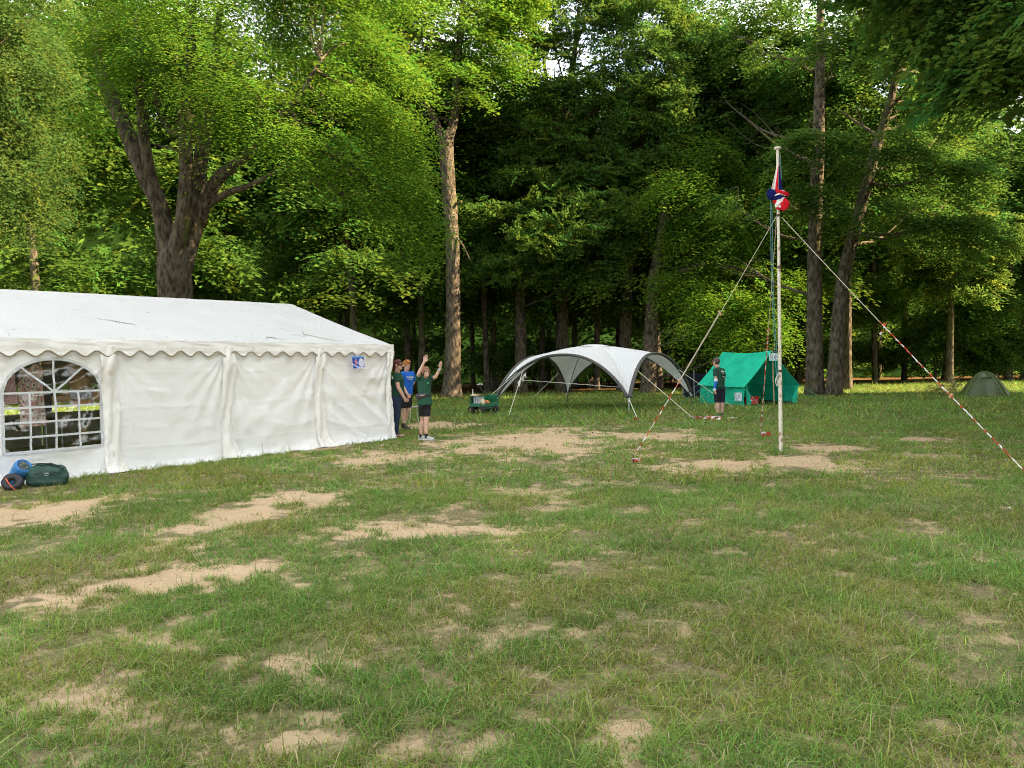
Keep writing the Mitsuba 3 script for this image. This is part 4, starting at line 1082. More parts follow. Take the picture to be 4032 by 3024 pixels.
for a, b, m in (((.39, 30.2, 1.42), (-.12, 26.85, .02), 'm_rope_white'), ((.2, 30.6, 1.36), (-1.45, 29.6, .02), 'm_rope_white'), ((4.25, 28.7, 1.36), (5.17, 24.5, .03), 'm_rope'), ((5.95, 30.4, 1.36), (7.7, 29.6, .02), 'm_rope'),
                ((3.84, 27.9, .42), (3.55, 24.2, .03), 'm_rope_white'), ((1.83, 33.2, 1.29), (.7, 37, .02), 'm_rope_white'), ((2.95, 33.4, 1.2), (3.4, 35.6, .02), 'm_rope_white'), ((.3, 30.3, 1.1), (3.7, 28.6, .82), 'm_rope_white')):
    put(f'{sh}__guy_rope', tube([a, b], .009 if m != 'm_rope' else .011, 5), m)
k = put('cloth_strip', cat([grid(lambda u, v: np.column_stack([.2 + .28 * u + .03 * v, 30.05 + .05 * np.sin(u * 9 + v * 3), 1.02 + .34 * u - .12 * v * (1 + .6 * np.sin(u * 14))]), 16, 4)[:2]]), 'm_rope_white')
tag(k, 'torn pale cloth strip tied along the left front leg of the white shelter', 'cloth')


# red and white hazard tape
RED, WHT = (0.46, 0.055, 0.035), (0.70, 0.69, 0.67)


def slack(a, b, n=24, d=.035):
    """A rope that hangs a little between its ends."""
    q = np.linspace(0, 1, n)[:, None]
    return np.asarray(a) + (np.asarray(b) - np.asarray(a)) * q - np.array([0, 0, d]) * np.sin(np.pi * q)


def tape_wrap(a, b, r, stripe, seed, ragged=.22, t0=0.0, t1=1.0):
    """Hazard tape wound round a rope from a to b: red and white runs."""
    rng = np.random.default_rng(seed)
    a, b = np.array(a, float), np.array(b, float)
    L = np.linalg.norm(b - a)
    V, F, C, n, s, k = [], [], [], 0, 0.0, 0
    while s < L:
        e = min(L, s + stripe * rng.uniform(.5, 1.8))
        m = 5
        q = np.linspace(s, e + .01, m)[:, None] / L
        pts = a + (b - a) * q - np.array([0, 0, .035]) * np.sin(np.pi * (t0 + (t1 - t0) * q)) + rng.normal(0, .003, (m, 3))
        v, f = tube(pts, r * rng.uniform(1 - ragged, 1 + ragged, m), 6, squash=(1, .55))
        V.append(v)
        F.append(f + n)
        C.append(np.tile(np.array(WHT if k % 2 else RED) * rng.uniform(.8, 1.05), (len(v), 1)))
        n += len(v)
        s, k = e, k + 1
    return (np.vstack(V), np.vstack(F)), np.vstack(C)


def ribbon(pts, wd, stripe, seed):
    """A loose strip of hazard tape along points."""
    rng = np.random.default_rng(seed)
    p = spline(pts, 40)
    d = np.gradient(p, axis=0)
    d /= np.linalg.norm(d, axis=1, keepdims=True)
    s = np.cross(d, rng.normal(0, 1, 3) + np.array([0, 0, .6]))
    s /= np.linalg.norm(s, axis=1, keepdims=True)
    tw = np.linspace(0, rng.uniform(2, 5), 40)[:, None]
    s = s * np.cos(tw) + np.cross(d, s) * np.sin(tw)
    A, B = p - s * wd / 2, p + s * wd / 2
    V = np.stack([A[:-1], B[:-1], B[1:], A[1:]], 1).reshape(-1, 3)
    arc = np.r_[0, np.cumsum(np.linalg.norm(np.diff(p, axis=0), axis=1))][:-1]
    C = np.where((np.floor(arc / stripe) % 2)[:, None] > 0, WHT, RED)
    q = (np.arange(39) * 4)[:, None] + np.array([[0, 1, 2, 3]])
    return (V, np.vstack([q[:, [0, 1, 2]], q[:, [0, 2, 3]]])), np.repeat(C, 4, 0)


# ------------------------------------------------------------------ flagpole
def pole_paint(p, n, uv):
    a = mikit.fbm(p.x * 30, p.y * 30, p.z * 9, 3)
    b = mikit.noise(p.x * 60, p.y * 60, p.z * 22)
    c = mikit.mix((0.66, 0.62, 0.53), (0.54, 0.49, 0.39), a)
    c = mikit.mix(c, mi.Color3f(0.30, 0.15, 0.08), mikit.smoothstep(0.66, 0.74, a))
    return mikit.mix(c, mi.Color3f(0.07, 0.05, 0.04), mikit.smoothstep(0.88, 0.92, b))


plastic('m_pole', pole_paint, 0.45)
fp = thing('flagpole', 'tall cream painted flagpole with rust spots standing in the field', 'flagpole')
X, Y = 4.69, 14.9
for z0, z1, r in ((-.05, 1.43, .033), (1.43, 3.24, .029), (3.24, 5.28, .0255)):
    put(f'{fp}__tube', tube([(X, Y, z) for z in np.linspace(z0, z1, 6)], r, 20), 'm_pole', smooth=40)
prof = np.array([(0, 0), (.03, .0), (.055, .012), (.064, .03), (.058, .045), (.03, .056), (0, .06)])
put(f'{fp}__cap', trimesh.creation.revolve(prof, sections=24, transform=trimesh.transformations.translation_matrix([X, Y, 5.275])), 'm_pole', smooth=40)
for z in (4.14, 3.24, 1.43):
    put(f'{fp}__collar', tube([(X, Y, z - .02), (X, Y, z + .02)], .036, 16), 'm_stake')
put(f'{fp}__cleat', cat([tube(spline([(X - .06, Y - .02, 1.25), (X - .045, Y - .03, 1.32), (X - .06, Y - .02, 1.4)], 8), .008, 6), tube([(X - .045, Y - .03, 1.32), (X - .02, Y - .01, 1.32)], .01, 6)]), 'm_steel', smooth=True)
plastic('m_halyard', (0.10, 0.26, 0.30), .7)
for dx, x1, z0, z1 in ((-.15, -.08, 4.45, 1.34), (-.125, -.045, 4.35, 1.33), (.035, .04, 5.2, 4.6)):
    put(f'{fp}__halyard', tube(spline([(X + dx, Y - .05, z0), (X + dx * .92 + x1 * .1, Y - .06, (z0 + z1) / 2), (X + x1, Y - .05, z1)], 14), .0042, 5), 'm_halyard')
put(f'{fp}__rope_coil', cat([tube(spline([(X - .05, Y - .05, 1.36), (X - .10, Y - .06, 1.28), (X - .07, Y - .05, 1.17), (X - .045, Y - .06, 1.26)], 16), .006, 5), tube(spline([(X - .05, Y - .07, 1.38), (X - .085, Y - .06, 1.31), (X - .05, Y - .05, 1.22)], 12), .006, 5)]), 'm_rope_white')
TOPL, TOPR = np.array([X - .03, Y, 4.13]), np.array([X + .05, Y - .03, 4.1])
for name, a, b, t0, r, sd, lab in (('guy_rope', TOPL, np.array([1.95, 13.7, .12]), .70, .0115, 1, None), ('guy_rope', TOPR, np.array([6.66, 10.88, .02]), .46, .0115, 2, None), ('guy_rope', np.array([X - .02, Y + .03, 4.12]), np.array([5.31, 18.25, .02]), .45, .010, 3, None)):
    k = put(f'{fp}__{name}', cat([tube(slack(a, b), .0048, 6), tube([a + (b - a) * .42 + [.012, 0, .012], a + (b - a) * .72 + [.012, 0, .01]], .0045, 5)]) if sd == 1 else tube(slack(a, b), .0048, 6), 'm_rope', smooth=True)
    m, c = tape_wrap(a + (b - a) * t0, a + (b - a) * .985, r, .105, sd, t0=t0, t1=.985)
    put(f'{k}__hazard_tape', m, 'm_vertex', color=c)
    knots = [.415, .70] if sd == 1 else [.735] if sd == 2 else [.46]
    for q in knots:
        c0 = a + (b - a) * q - np.array([0, 0, .035 * math.sin(math.pi * q)])
        put(f'{k}__slider', boxm((.035, .02, .085), c0, bevel=.006, ry=-.6 if sd == 1 else .6), 'm_wood')
for (x, y), lean, lab in (((1.95, 13.7), -.15, 'rusty iron stake with a taped rope, left of the flagpole'), ((5.32, 18.3), .1, 'iron stake in the grass behind the flagpole'), ((6.66, 10.87), .1, 'iron stake at the right edge holding the right taped rope')):
    k = put('ground_stake', tube([(x, y, -.12), (x + lean * .12, y, .13)], .014, 8), 'm_stake', smooth=40)
    tag(k, lab, 'stake')
m, c = ribbon([(5.66, 12.9, 2.15), (5.62, 12.88, 2.06), (5.58, 12.9, 1.98)], .035, .05, 5)
k = put('hazard_tape', m, 'm_vertex', color=c)
tag(k, 'short loose end of red and white tape hanging from the right flagpole rope', 'hazard tape')
for lab, cx, cy, n_, sp, sd in (('crumpled heap of red and white tape on the grass near the man', 5.45, 23.9, 11, .20, 6), ('small knot of red and white tape by the front leg of the white shelter', 3.55, 24.2, 2, .08, 7), ('twist of red and white tape at the stake behind the flagpole', 5.40, 18.15, 2, .06, 8), ('frayed tape end round the rusty stake left of the flagpole', 1.96, 13.68, 2, .045, 9)):
    rng = np.random.default_rng(sd)
    V, F, C, n = [], [], [], 0
    for _ in range(n_):
        q = np.array([cx, cy, .03]) + rng.normal(0, 1, (4, 3)) * np.array([sp, sp * .5, .015]) + [0, 0, .01]
        q[:, 2] = np.abs(q[:, 2]) + .015
        (v, f), c = ribbon(q, .07, .13, int(rng.integers(1e6)))
        v[:, 2] = np.maximum(v[:, 2], .005)
        V.append(v)
        F.append(f + n)
        C.append(c)
        n += len(v)
    k = put('hazard_tape', (np.vstack(V), np.vstack(F)), 'm_vertex', color=np.vstack(C))
    tag(k, lab, 'hazard tape')
k = put('tent_peg', tube([(5.98, 23.7, .04), (6.25, 23.75, .05)], .018, 6), 'm_white')
tag(k, 'white peg lying on the grass at the end of the tape heap', 'peg')

# the flag, limp and knotted round the pole
rng = np.random.default_rng(61)
NAVY, FRED, FWHT = (0.012, 0.018, 0.10), (0.55, 0.018, 0.03), (0.74, 0.71, 0.68)
FV, FF, FC = [], [], []


def cloth_piece(fn, colour, nu=36, nv=30):
    v, f, uv = grid(fn, nu, nv)
    q = v[f].reshape(-1, 3)
    mid = uv[f].mean(1)
    c = np.repeat(np.array([colour(a, b) for a, b in mid]), 3, 0)
    FV.append(q)
    FC.append(c)
    FF.append(np.arange(len(q)).reshape(-1, 3) + sum(len(x) for x in FV[:-1]))


def lump(c, r, seed, axis_rot=0.0, amp=.35):
    def fn(u, v):
        a, b = u * 2 * np.pi, (v - .5) * np.pi
        d = np.stack([np.cos(a) * np.cos(b), np.sin(a) * np.cos(b), np.sin(b)], -1)
        k = 1 + amp * (nfbm(d * 2.3 + seed, 3, seed) - .5) * 2 - .10 * np.abs(np.sin(a * 3.5 + 2 * b))
        p = d * k[:, None] * np.array(r)
        ca, sa = math.cos(axis_rot), math.sin(axis_rot)
        return np.stack([p[:, 0] * ca - p[:, 2] * sa, p[:, 1], p[:, 0] * sa + p[:, 2] * ca], -1) + np.array(c)
    return fn


def drape(u, v):
    z = 4.99 - .46 * v
    hw = .022 + .085 * v**1.1
    xx = (u - .5) * 2 * hw - .035 * v
    yy = Y - .055 - .03 * np.cos(u * np.pi * 4) * v - .02 * (1 - (2 * u - 1)**2)
    return np.stack([X - .015 + xx, yy, z + .02 * np.sin(u * 7) * v], -1)


cloth_piece(drape, lambda a, b: FWHT if a < .36 else FRED if a < .60 else FWHT if a < .70 else NAVY, 40, 24)
cloth_piece(lump((X - .13, Y - .05, 4.50), (.085, .07, .10), 3, .2), lambda a, b: NAVY)
cloth_piece(lump((X - .02, Y - .07, 4.44), (.11, .07, .065), 4, .2), lambda a, b: NAVY if b < .7 else FWHT)
cloth_piece(lump((X + .045, Y - .09, 4.51), (.115, .055, .05), 5, -.35), lambda a, b: FWHT if b < .28 or b > .86 else FRED)
cloth_piece(lump((X + .10, Y - .06, 4.475), (.05, .05, .045), 8, -.3), lambda a, b: FWHT if b > .55 else NAVY)
cloth_piece(lump((X + .01, Y - .075, 4.36), (.085, .06, .125), 6, -.25), lambda a, b: FRED if b < .2 else FWHT)
cloth_piece(lump((X + .075, Y - .09, 4.315), (.085, .065, .105), 7, -.2), lambda a, b: FRED)
cloth_piece(lump((X - .06, Y - .06, 4.39), (.05, .04, .07), 9, .2), lambda a, b: FRED if b < .6 else NAVY)
k = put('flag', (np.vstack(FV), np.vstack(FF)), 'm_vertex', color=np.vstack(FC))
tag(k, 'red white and blue flag hanging limp and knotted at the top of the flagpole', 'flag')

# ------------------------------------------------------------------ the green ridge tent
PF, AC, LD, TL = np.array([9.45, 31.1]), np.array([.957, .29]), np.array([-.29, .957]), 3.3


def tn(a, l, z):
    a, l, z = np.broadcast_arrays(np.asarray(a, float), l, z)
    return np.stack([PF[0] + AC[0] * a + LD[0] * l, PF[1] + AC[1] * a + LD[1] * l, z], -1)


def tent_cloth(base, dark):
    def fn(p, n, uv):
        a = mikit.fbm(p.x * 2.5, p.y * 2.5, p.z * 2.5, 4)
        return mikit.mix(base, dark, mikit.smoothstep(0.35, 0.75, a))
    return fn


scene['m_tent'] = {'type': 'principledthin', 'base_color': mikit.proc(tent_cloth((0.025, 0.50, 0.31), (0.02, 0.40, 0.255))), 'roughness': 0.6, 'diff_trans': 0.22, 'spec_trans': 0.0, 'eta': 1.35}
diffuse('m_mud_cloth', (0.02, 0.085, 0.075))
rt = thing('ridge_tent', 'green canvas ridge tent with its front open and short side walls', 'tent')
RZ, EZ, EW, WW = 2.0, .70, 1.16, 1.06


def roof_pt(sg):
    def fn(u, v):
        l = (TL + .10) * u - .10
        ridge = RZ - .075 * np.sin(np.pi * u) + .02 * u
        z = ridge + (EZ + .03 * u - ridge) * v + .05 * np.sin(np.pi * v) * -1 * (.6 + .4 * np.cos(u * 2 * np.pi))
        z += .016 * (nfbm(np.stack([u * 5 + v * 3, v * 3, 0 * u + sg], -1), 3, 210) - .5)
        return tn(sg * EW * v, l, z - .02 * np.sin(np.pi * u) * v)
    return fn


def side_pt(sg):
    def fn(u, v):
        l = TL * (.01 + .98 * u)
        b = .03 * np.sin(u * 9 + v * 2) * np.sin(np.pi * v) + .03 * (nfbm(np.stack([u * 4, v * 2, 0 * u + sg], -1), 3, 211) - .5)
        return tn(sg * (WW + b - .02 * v + .05 * v), l, (EZ + .015) * (1 - v) + .006)
    return fn


for sg in (-1, 1):
    v, f, _ = grid(roof_pt(sg), 50, 30)
    put(f'{rt}__roof_slope', (v, f), 'm_tent', smooth=True)
    v, f, _ = grid(side_pt(sg), 50, 14)
    put(f'{rt}__side_wall', (v, f), 'm_tent', smooth=True)
    v, f, _ = grid(lambda u, v: tn(sg * (WW + .012 + .01 * np.sin(u * 20)), TL * u, .10 * v), 30, 2)
    put(f'{rt}__mud_cloth', (v, f), 'm_mud_cloth', smooth=True)
    e = roof_pt(sg)(np.zeros(20), np.linspace(0, 1, 20))
    put(f'{rt}__hem', tube(e, .013, 6), 'm_tent_hem', smooth=True)
    e = roof_pt(sg)(np.linspace(0, 1, 30), np.ones(30))
    put(f'{rt}__hem', tube(e - [0, 0, .012], .014, 6), 'm_tent_hem', smooth=True)
    # rolled back door flap

    def door(u, v, sg=sg):
        z = .06 + (EZ + .02 - .06) * v
        wd = (.24 if sg < 0 else .22) * np.sin(np.pi * np.clip(v * .62 + .25, 0, 1)) * (1 - .75 * v)
        return tn(sg * (WW - wd * u + .03 * v), -.02 - .14 * np.sin(np.pi * u) * (1 - v * .5) - .05 * np.cos(u * 11), z)

    v, f, _ = grid(door, 18, 24)
    put(f'{rt}__door_flap', (v, f), 'm_tent', smooth=True)
diffuse('m_tent_hem', (0.03, 0.33, 0.20))
v, f, _ = grid(lambda u, v: tn((u * 2 - 1) * (WW - .01), TL + .0 * u, np.minimum(1, 1) * (EZ + (RZ - EZ) * (1 - np.abs(u * 2 - 1)) - .02) * v), 30, 20)
put(f'{rt}__back_wall', (v, f), 'm_tent', smooth=True)
v, f, _ = grid(lambda u, v: tn((u * 2 - 1) * (WW - .04), .1 + (TL - .15) * v, .012 + .01 * np.sin(u * 14 + v * 9)), 20, 20)
put(f'{rt}__groundsheet', (v, f), 'm_groundsheet', smooth=True)
diffuse('m_groundsheet', (0.03, 0.045, 0.05))
for l, m in ((-.12, 'm_wood'), (TL - .08, 'm_wood')):
    put(f'{rt}__pole', tube([tn(-.02 if l < 0 else 0, l - (.10 if l < 0 else 0), 0), tn(0, l, RZ - .015)], .021, 10), m, smooth=40)
put(f'{rt}__pole_sleeve', tube([tn(-.012, -.17, .86), tn(-.009, -.155, 1.1)], .0245, 10), 'm_alu', smooth=40)
put(f'{rt}__finial', cat([tube([tn(0, -.12, RZ), tn(0, -.12, RZ + .07)], .009, 6), trimesh.creation.icosphere(2, .022).apply_translation(tn(0, -.12, RZ + .085))]), 'm_red_wood', smooth=True)
diffuse('m_red_wood', (0.25, 0.09, 0.05))
for a, b in ((tn(-EW, 0, EZ), (8.72, 29.9, .02)), (tn(-EW, .9, EZ), (7.1, 31.8, .02)), (tn(-EW, 1.7, EZ), (6.75, 32.6, .02)), (tn(-EW, 2.5, EZ), (6.5, 33.3, .02)), (tn(-EW, TL, EZ), (6.3, 34.9, .02)), (tn(EW, 0, EZ), (11.85, 31.6, .02)), (tn(EW, 1.2, EZ), (12.0, 33, .02)), (tn(-EW, 1.3, EZ - .02), (6.9, 32.2, .02))):
    a, b = np.array(a), np.array(b)
    k = put(f'{rt}__guy_rope', tube([a, b], .008, 5), 'm_rope_green')
    c = a + (b - a) * .55
    put(f'{k}__slider', tube([c - (b - a) * .03, c + (b - a) * .03], .016, 6), 'm_wood')
for (x, y), lab in (((11.85, 31.6), 'wooden peg in the grass to the right of the green tent'), ((6.75, 32.6), 'wooden peg in the grass to the left of the green tent')):
    k = put('tent_peg', boxm((.04, .03, .22), (x, y, .06), rx=.3, bevel=.008), 'm_wood')
    tag(k, lab, 'peg')
plastic('m_poster_pale', print_poster((0.36, 0.62, 0.64), (0.50, 0.70, 0.70), (0.62, 0.76, 0.76)), 0.35)


def pale_print(p, n, uv):
    x, y = uv.x, uv.y
    c = mikit.mix((0.40, 0.66, 0.66), (0.55, 0.74, 0.72), mikit.smoothstep(0.2, 0.9, y))
    d = dr.sqrt(dr.square((x - 0.72) / 0.6) + dr.square((y - 0.95) / 0.75))
    c = mikit.mix(c, mi.Color3f(0.10, 0.33, 0.40), dr.select((dr.abs(d - 1.0) < 0.06) & (x < 0.72), 1.0, 0.0))
    o = dr.sqrt(dr.square((x - 0.62) / 0.25) + dr.square((y - 0.48) / 0.36))
    c = mikit.mix(c, mi.Color3f(0.80, 0.81, 0.84), dr.select(o < 1.0, 1.0, 0.0))
    e = dr.sqrt(dr.square((x - 0.62) / 0.15) + dr.square((y - 0.48) / 0.23))
    cross = (dr.abs(x - 0.62) < 0.035) | (dr.abs(y - 0.48) < 0.05)
    c = mikit.mix(c, mi.Color3f(0.09, 0.12, 0.34), dr.select((e < 1.0) & ~(cross & (e < 0.72)), 1.0, 0.0))
    b = dr.sqrt(dr.square((x - 0.2) / 0.08) + dr.square((y - 0.5) / 0.18))
    return mikit.mix(c, mi.Color3f(0.62, 0.35, 0.42), dr.select(b < 1.0, 1.0, 0.0))


plastic('m_pale_print', pale_print, 0.3)
for fn, lab in ((lambda u, v: tn(-.20 + .40 * u, -.20 - .03 * np.sin(u * 3), 1.62 + .28 * v), 'pale poster hanging at the top of the open front of the green tent'),
                (lambda u, v: tn(-(WW + .075 + .01 * np.sin(u * 4)), .62 - .5 * u, .17 + .32 * v), 'pale poster pinned on the low left wall of the green tent')):
    v, f, uv = grid(fn, 10, 6)
    k = put('poster', (v, f), 'm_pale_print', smooth=True, uv=uv)
    tag(k, lab, 'poster')
bx = thing('tool_box', 'red plastic box just inside the open green tent', 'box')
c = tn(-.60, .35, .15)
put(f'{bx}__body', boxm((.50, .26, .26), c, .29, bevel=.03), 'm_red')
put(f'{bx}__lid', boxm((.53, .29, .045), c + [0, 0, .15], .29, bevel=.015), 'm_red')
put(f'{bx}__mark', boxm((.11, .004, .05), tn(-.70, .208, .19), .29), 'm_white')
wb = thing('windbreak', 'dark navy windbreak on thin poles left of the green tent', 'windbreak')
diffuse('m_navy_cloth', (0.014, 0.017, 0.024))
WBP = [(7.75, 38.6), (8.1, 37.9), (8.6, 37.6)]
for i, (x, y) in enumerate(WBP):
    put(f'{wb}__pole', tube([(x, y, 0), (x, y, 1.25)], .014, 6), 'm_steel')
    if i:
        x0, y0 = WBP[i - 1]
        v, f, _ = grid(lambda u, v: np.column_stack([x0 + (x - x0) * u, y0 + (y - y0) * u + .05 * np.sin(np.pi * u) * np.sin(3 * v), .03 + 1.12 * v - .04 * np.sin(np.pi * u) * v]), 10, 8)
        put(f'{wb}__panel', (v, f), 'm_navy_cloth', smooth=True)

# ------------------------------------------------------------------ the olive dome tent
dt = thing('dome_tent', 'small olive green dome tent pitched at the far right edge of the field', 'tent')
DC, DA, DR, DH = np.array([19.75, 35.6]), math.radians(-24), .90, 1.0


def dome_pt(phi, r, out=0.0):
    q = np.abs(np.cos(2 * phi))
    R = DR * (1 + .20 * np.abs(np.sin(2 * phi))**1.5) * r
    z = DH * (1 - r**2.15) * (1 - .10 * np.sin(np.pi * r) * q)
    x, y = R * np.cos(phi) * (1 + out), R * np.sin(phi) * (1 + out)
    ca, sa = math.cos(DA), math.sin(DA)
    return np.stack([DC[0] + x * ca - y * sa, DC[1] + x * sa + y * ca, z * (1 + out) + .01], -1)


def olive(p, n, uv):
    return mikit.mix((0.05, 0.075, 0.024), (0.068, 0.095, 0.034), mikit.fbm(p.x * 3, p.y * 3, p.z * 3, 3))


for nm, fn in (('m_olive', olive), ('m_olive_door', lambda p, n, uv: mikit.mix((0.065, 0.085, 0.038), (0.085, 0.108, 0.052), mikit.fbm(p.x * 4, p.y * 4, p.z * 4, 3)))):
    scene[nm] = {'type': 'twosided', 'bsdf': {'type': 'principled', 'base_color': mikit.proc(fn), 'roughness': .45, 'specular': .4}}
plastic('m_piping', (0.13, 0.17, 0.05), .6)
v, f, _ = grid(lambda u, v: dome_pt(u * 2 * np.pi, v), 72, 24, 0, 1, .001, 1)
put(f'{dt}__canopy', (v, f), 'm_olive', smooth=True)
PD = -math.pi / 2 + .12
for a, b, m, lo in ((PD - .50, PD + .50, 'm_olive_door', .48),):
    v, f, _ = grid(lambda u, v: dome_pt(a + (b - a) * (u - .5) * (1.0 - .25 * (1 - v)) + (b - a) * .5, lo + (.99 - lo) * v, .02), 20, 16)
    put(f'{dt}__door', (v, f), m, smooth=True)
    s = np.linspace(0, 1, 24)
    out = [dome_pt(a + (b - a) * (e - .5) * (1 - .25 * (1 - s)) + (b - a) * .5, lo + (.99 - lo) * s, .025) for e in (0, 1)] + [dome_pt(a + (b - a) * (s - .5) * .75 + (b - a) * .5, lo + 0 * s, .025)]
    for o in out:
        put(f'{dt}__door_piping', tube(o, .014, 6), 'm_piping', smooth=True)
for k in range(4):
    r_ = np.linspace(0, 1, 30)
    put(f'{dt}__pole_sleeve', tube(dome_pt(math.pi / 4 + k * math.pi / 2 + 0 * r_, r_, .012), .022, 6), 'm_piping' if k in (2, 3) else 'm_olive', smooth=True)
v, f, _ = grid(lambda u, v: dome_pt(PD - .42 + .84 * u, .30 + .20 * v, .05 + .06 * v), 16, 6)
put(f'{dt}__porch_hood', (v, f), 'm_olive', smooth=True)
for a, b in (((18.75, 35.1, .5), (17.9, 34.6, .02)), ((20.6, 34.9, .5), (21.2, 34.2, .02))):
    put(f'{dt}__guy_rope', tube([a, b], .005, 4), 'm_piping')
t = thing('dry_bush', 'pale yellow dry shrub beside the left flank of the olive tent', 'bush')
rng = np.random.default_rng(64)
labels[put(f'{t}__stems', cat([tube(spline([(19.0, 37.3, 0), (19 + rng.normal(0, .3), 37.3, .4), (19 + rng.normal(0, .6), 37.2, rng.uniform(.4, .95))], 6), np.linspace(.012, .004, 6), 4) for _ in range(9)]), 'm_wood')] = {'kind': 'stuff'}
foliage(t, rng, [(18.75, 37.3, .25, .55, .4, .25), (19.1, 37.2, .55, .28, .25, .3)], 75, .06, (0.26, 0.27, 0.12), (.25, .5), 0, .2, (19, 37.3), tilt=.6)

# ------------------------------------------------------------------ garden cart and its load
CN, CL, CW = np.array([-1.08, 28.5]), np.array([.644, .765]), np.array([-.765, .644])
plastic('m_cart', (0.012, 0.13, 0.055), .4)
plastic('m_cart_dark', (0.008, 0.05, 0.03), .5)
plastic('m_tyre', (0.018, 0.018, 0.02), .8)
plastic('m_hub', (0.42, 0.27, 0.06), .5)


def ct(l, w, z):
    l, w, z = np.broadcast_arrays(np.asarray(l, float), w, z)
    return np.stack([CN[0] + CL[0] * l + CW[0] * w, CN[1] + CL[1] * l + CW[1] * w, z], -1)


CR = math.atan2(CL[1], CL[0])
gc = thing('garden_cart', 'green mesh sided garden cart with four fat tyres parked beside the shelter', 'cart')
LN, WD = .94, .48
put(f'{gc}__tray', cat([boxm((LN, WD, .02), ct(LN / 2, WD / 2, .27), CR), boxm((LN, .02, .10), ct(LN / 2, 0, .30), CR, bevel=.004), boxm((LN, .02, .10), ct(LN / 2, WD, .30), CR, bevel=.004),
                        boxm((.02, WD, .10), ct(0, WD / 2, .30), CR, bevel=.004), boxm((.02, WD, .10), ct(LN, WD / 2, .30), CR, bevel=.004)]), 'm_cart')
labels[f'{gc}__tray'] = {'kind': 'stuff'}
for l0, w0, l1, w1, nb in ((0, 0, LN, 0, 9), (0, WD, LN, WD, 9), (0, 0, 0, WD, 5), (LN, 0, LN, WD, 5)):
    fr = [tube([ct(l0, w0, .34), ct(l0, w0, .62)], .010, 6), tube([ct(l1, w1, .34), ct(l1, w1, .62)], .010, 6), tube([ct(l0, w0, .62), ct(l1, w1, .62)], .010, 6), tube([ct(l0, w0, .36), ct(l1, w1, .36)], .008, 6)]
    put(f'{gc}__side_frame', cat(fr), 'm_cart', smooth=True)
    for i in range(1, nb):
        t_ = i / nb
        a = ct(l0 + (l1 - l0) * t_, w0 + (w1 - w0) * t_, .35)
        put(f'{gc}__side_bar', tube([a, a + [0, 0, .27]], .008 if l0 == l1 == 0 else .003, 5), 'm_cart_dark' if l0 == l1 == 0 else 'm_cart')
put(f'{gc}__liner', cat([boxm((LN - .03, .012, .29), ct(LN / 2, WD - .03, .475), CR), boxm((.012, WD - .06, .29), ct(LN - .03, WD / 2, .475), CR)]), 'm_cart')
labels[f'{gc}__liner'] = {'kind': 'stuff'}
for l, w in ((.05, .02), (LN - .12, .02), (.05, WD - .02), (LN - .12, WD - .02)):
    pr = np.array([(.055, -.055), (.11, -.06), (.13, -.04), (.135, 0), (.13, .04), (.11, .06), (.055, .055)])
    M = trimesh.geometry.align_vectors([0, 0, 1], [CL[0], CL[1], 0])
    M[:3, 3] = ct(l, w, .135)
    k = put(f'{gc}__wheel', trimesh.creation.revolve(np.vstack([pr, pr[:1]]), sections=28, transform=M), 'm_tyre', smooth=35)
    put(f'{k}__hub', trimesh.creation.cylinder(.06, .075, sections=20, transform=M), 'm_hub', smooth=35)
for w in (.02, WD - .02):
    put(f'{gc}__axle', tube([ct(.0, w, .135), ct(LN - .06, w, .135)], .012, 8), 'm_cart_dark')
    put(f'{gc}__bracket', boxm((LN * .6, .07, .11), ct(LN / 2, w, .21), CR, bevel=.01), 'm_cart_dark')
h0 = ct(LN + .02, WD / 2, .18)
h1 = np.array([-1.13, 29.9, .84])
put(f'{gc}__pull_bar', tube(spline([ct(.3, WD / 2, .2), h0, (h0 + h1) / 2 + [.12, .1, -.05], h1], 14), .011, 7), 'm_cart_dark', smooth=True)
put(f'{gc}__handle', cat([tube([h1, h1 + [-.08, 0, .12]], .010, 6), tube([h1, h1 + [.09, 0, .12]], .010, 6)]), 'm_cart_dark')
labels[f'{gc}__handle'] = {'kind': 'stuff'}
put(f'{gc}__grip', tube([h1 + [-.10, 0, .125], h1 + [0, 0, .145], h1 + [.10, 0, .135]], .015, 8), 'm_white', smooth=True)
plastic('m_tub', (0.60, 0.62, 0.64), .35)
plastic('m_cream', (0.70, 0.60, 0.40), .6)
plastic('m_card', (0.58, 0.43, 0.28), .7)
k = put('storage_tub', cat([boxm((.26, .30, .32), ct(.20, .24, .44), CR, bevel=.02), boxm((.28, .32, .03), ct(.20, .24, .605), CR, bevel=.01)]), 'm_tub')
tag(k, 'white plastic tub standing in the near end of the garden cart', 'tub')
sk = trimesh.creation.icosphere(3, 1.0)
sk.vertices = sk.vertices * np.array([.10, .09, .12]) * (1 + .3 * (nfbm(sk.vertices * 1.6 + 3, 3, 220) - .5))[:, None] + ct(.16, .05, .40)
k = put('canvas_sack', sk, 'm_cream', smooth=True)
tag(k, 'cream coloured sack leaning on the tub in the garden cart', 'sack')
v, f, _ = grid(lambda u, v: ct(-.08 + .42 * u, -.02 + .42 * v, .632 + .03 * np.sin(u * 3) - .03 * (u > .9) + .012 * np.cos(v * 5)), 10, 10)
k = put('cardboard_sheet', (v, f), 'm_card', smooth=True)
tag(k, 'brown cardboard sheet lying over the tub in the garden cart', 'cardboard')
v, f, _ = grid(lambda u, v: ct(-.04 + .10 * u + .02 * np.sin(v * 4), .30 + .14 * u - .04 * v, .64 + .20 * v + .02 * np.sin(u * 5)), 10, 10)
k = put('paper_sheet', (v, f), 'm_white', smooth=True)
tag(k, 'white folded paper sticking up at the left end of the garden cart', 'paper')
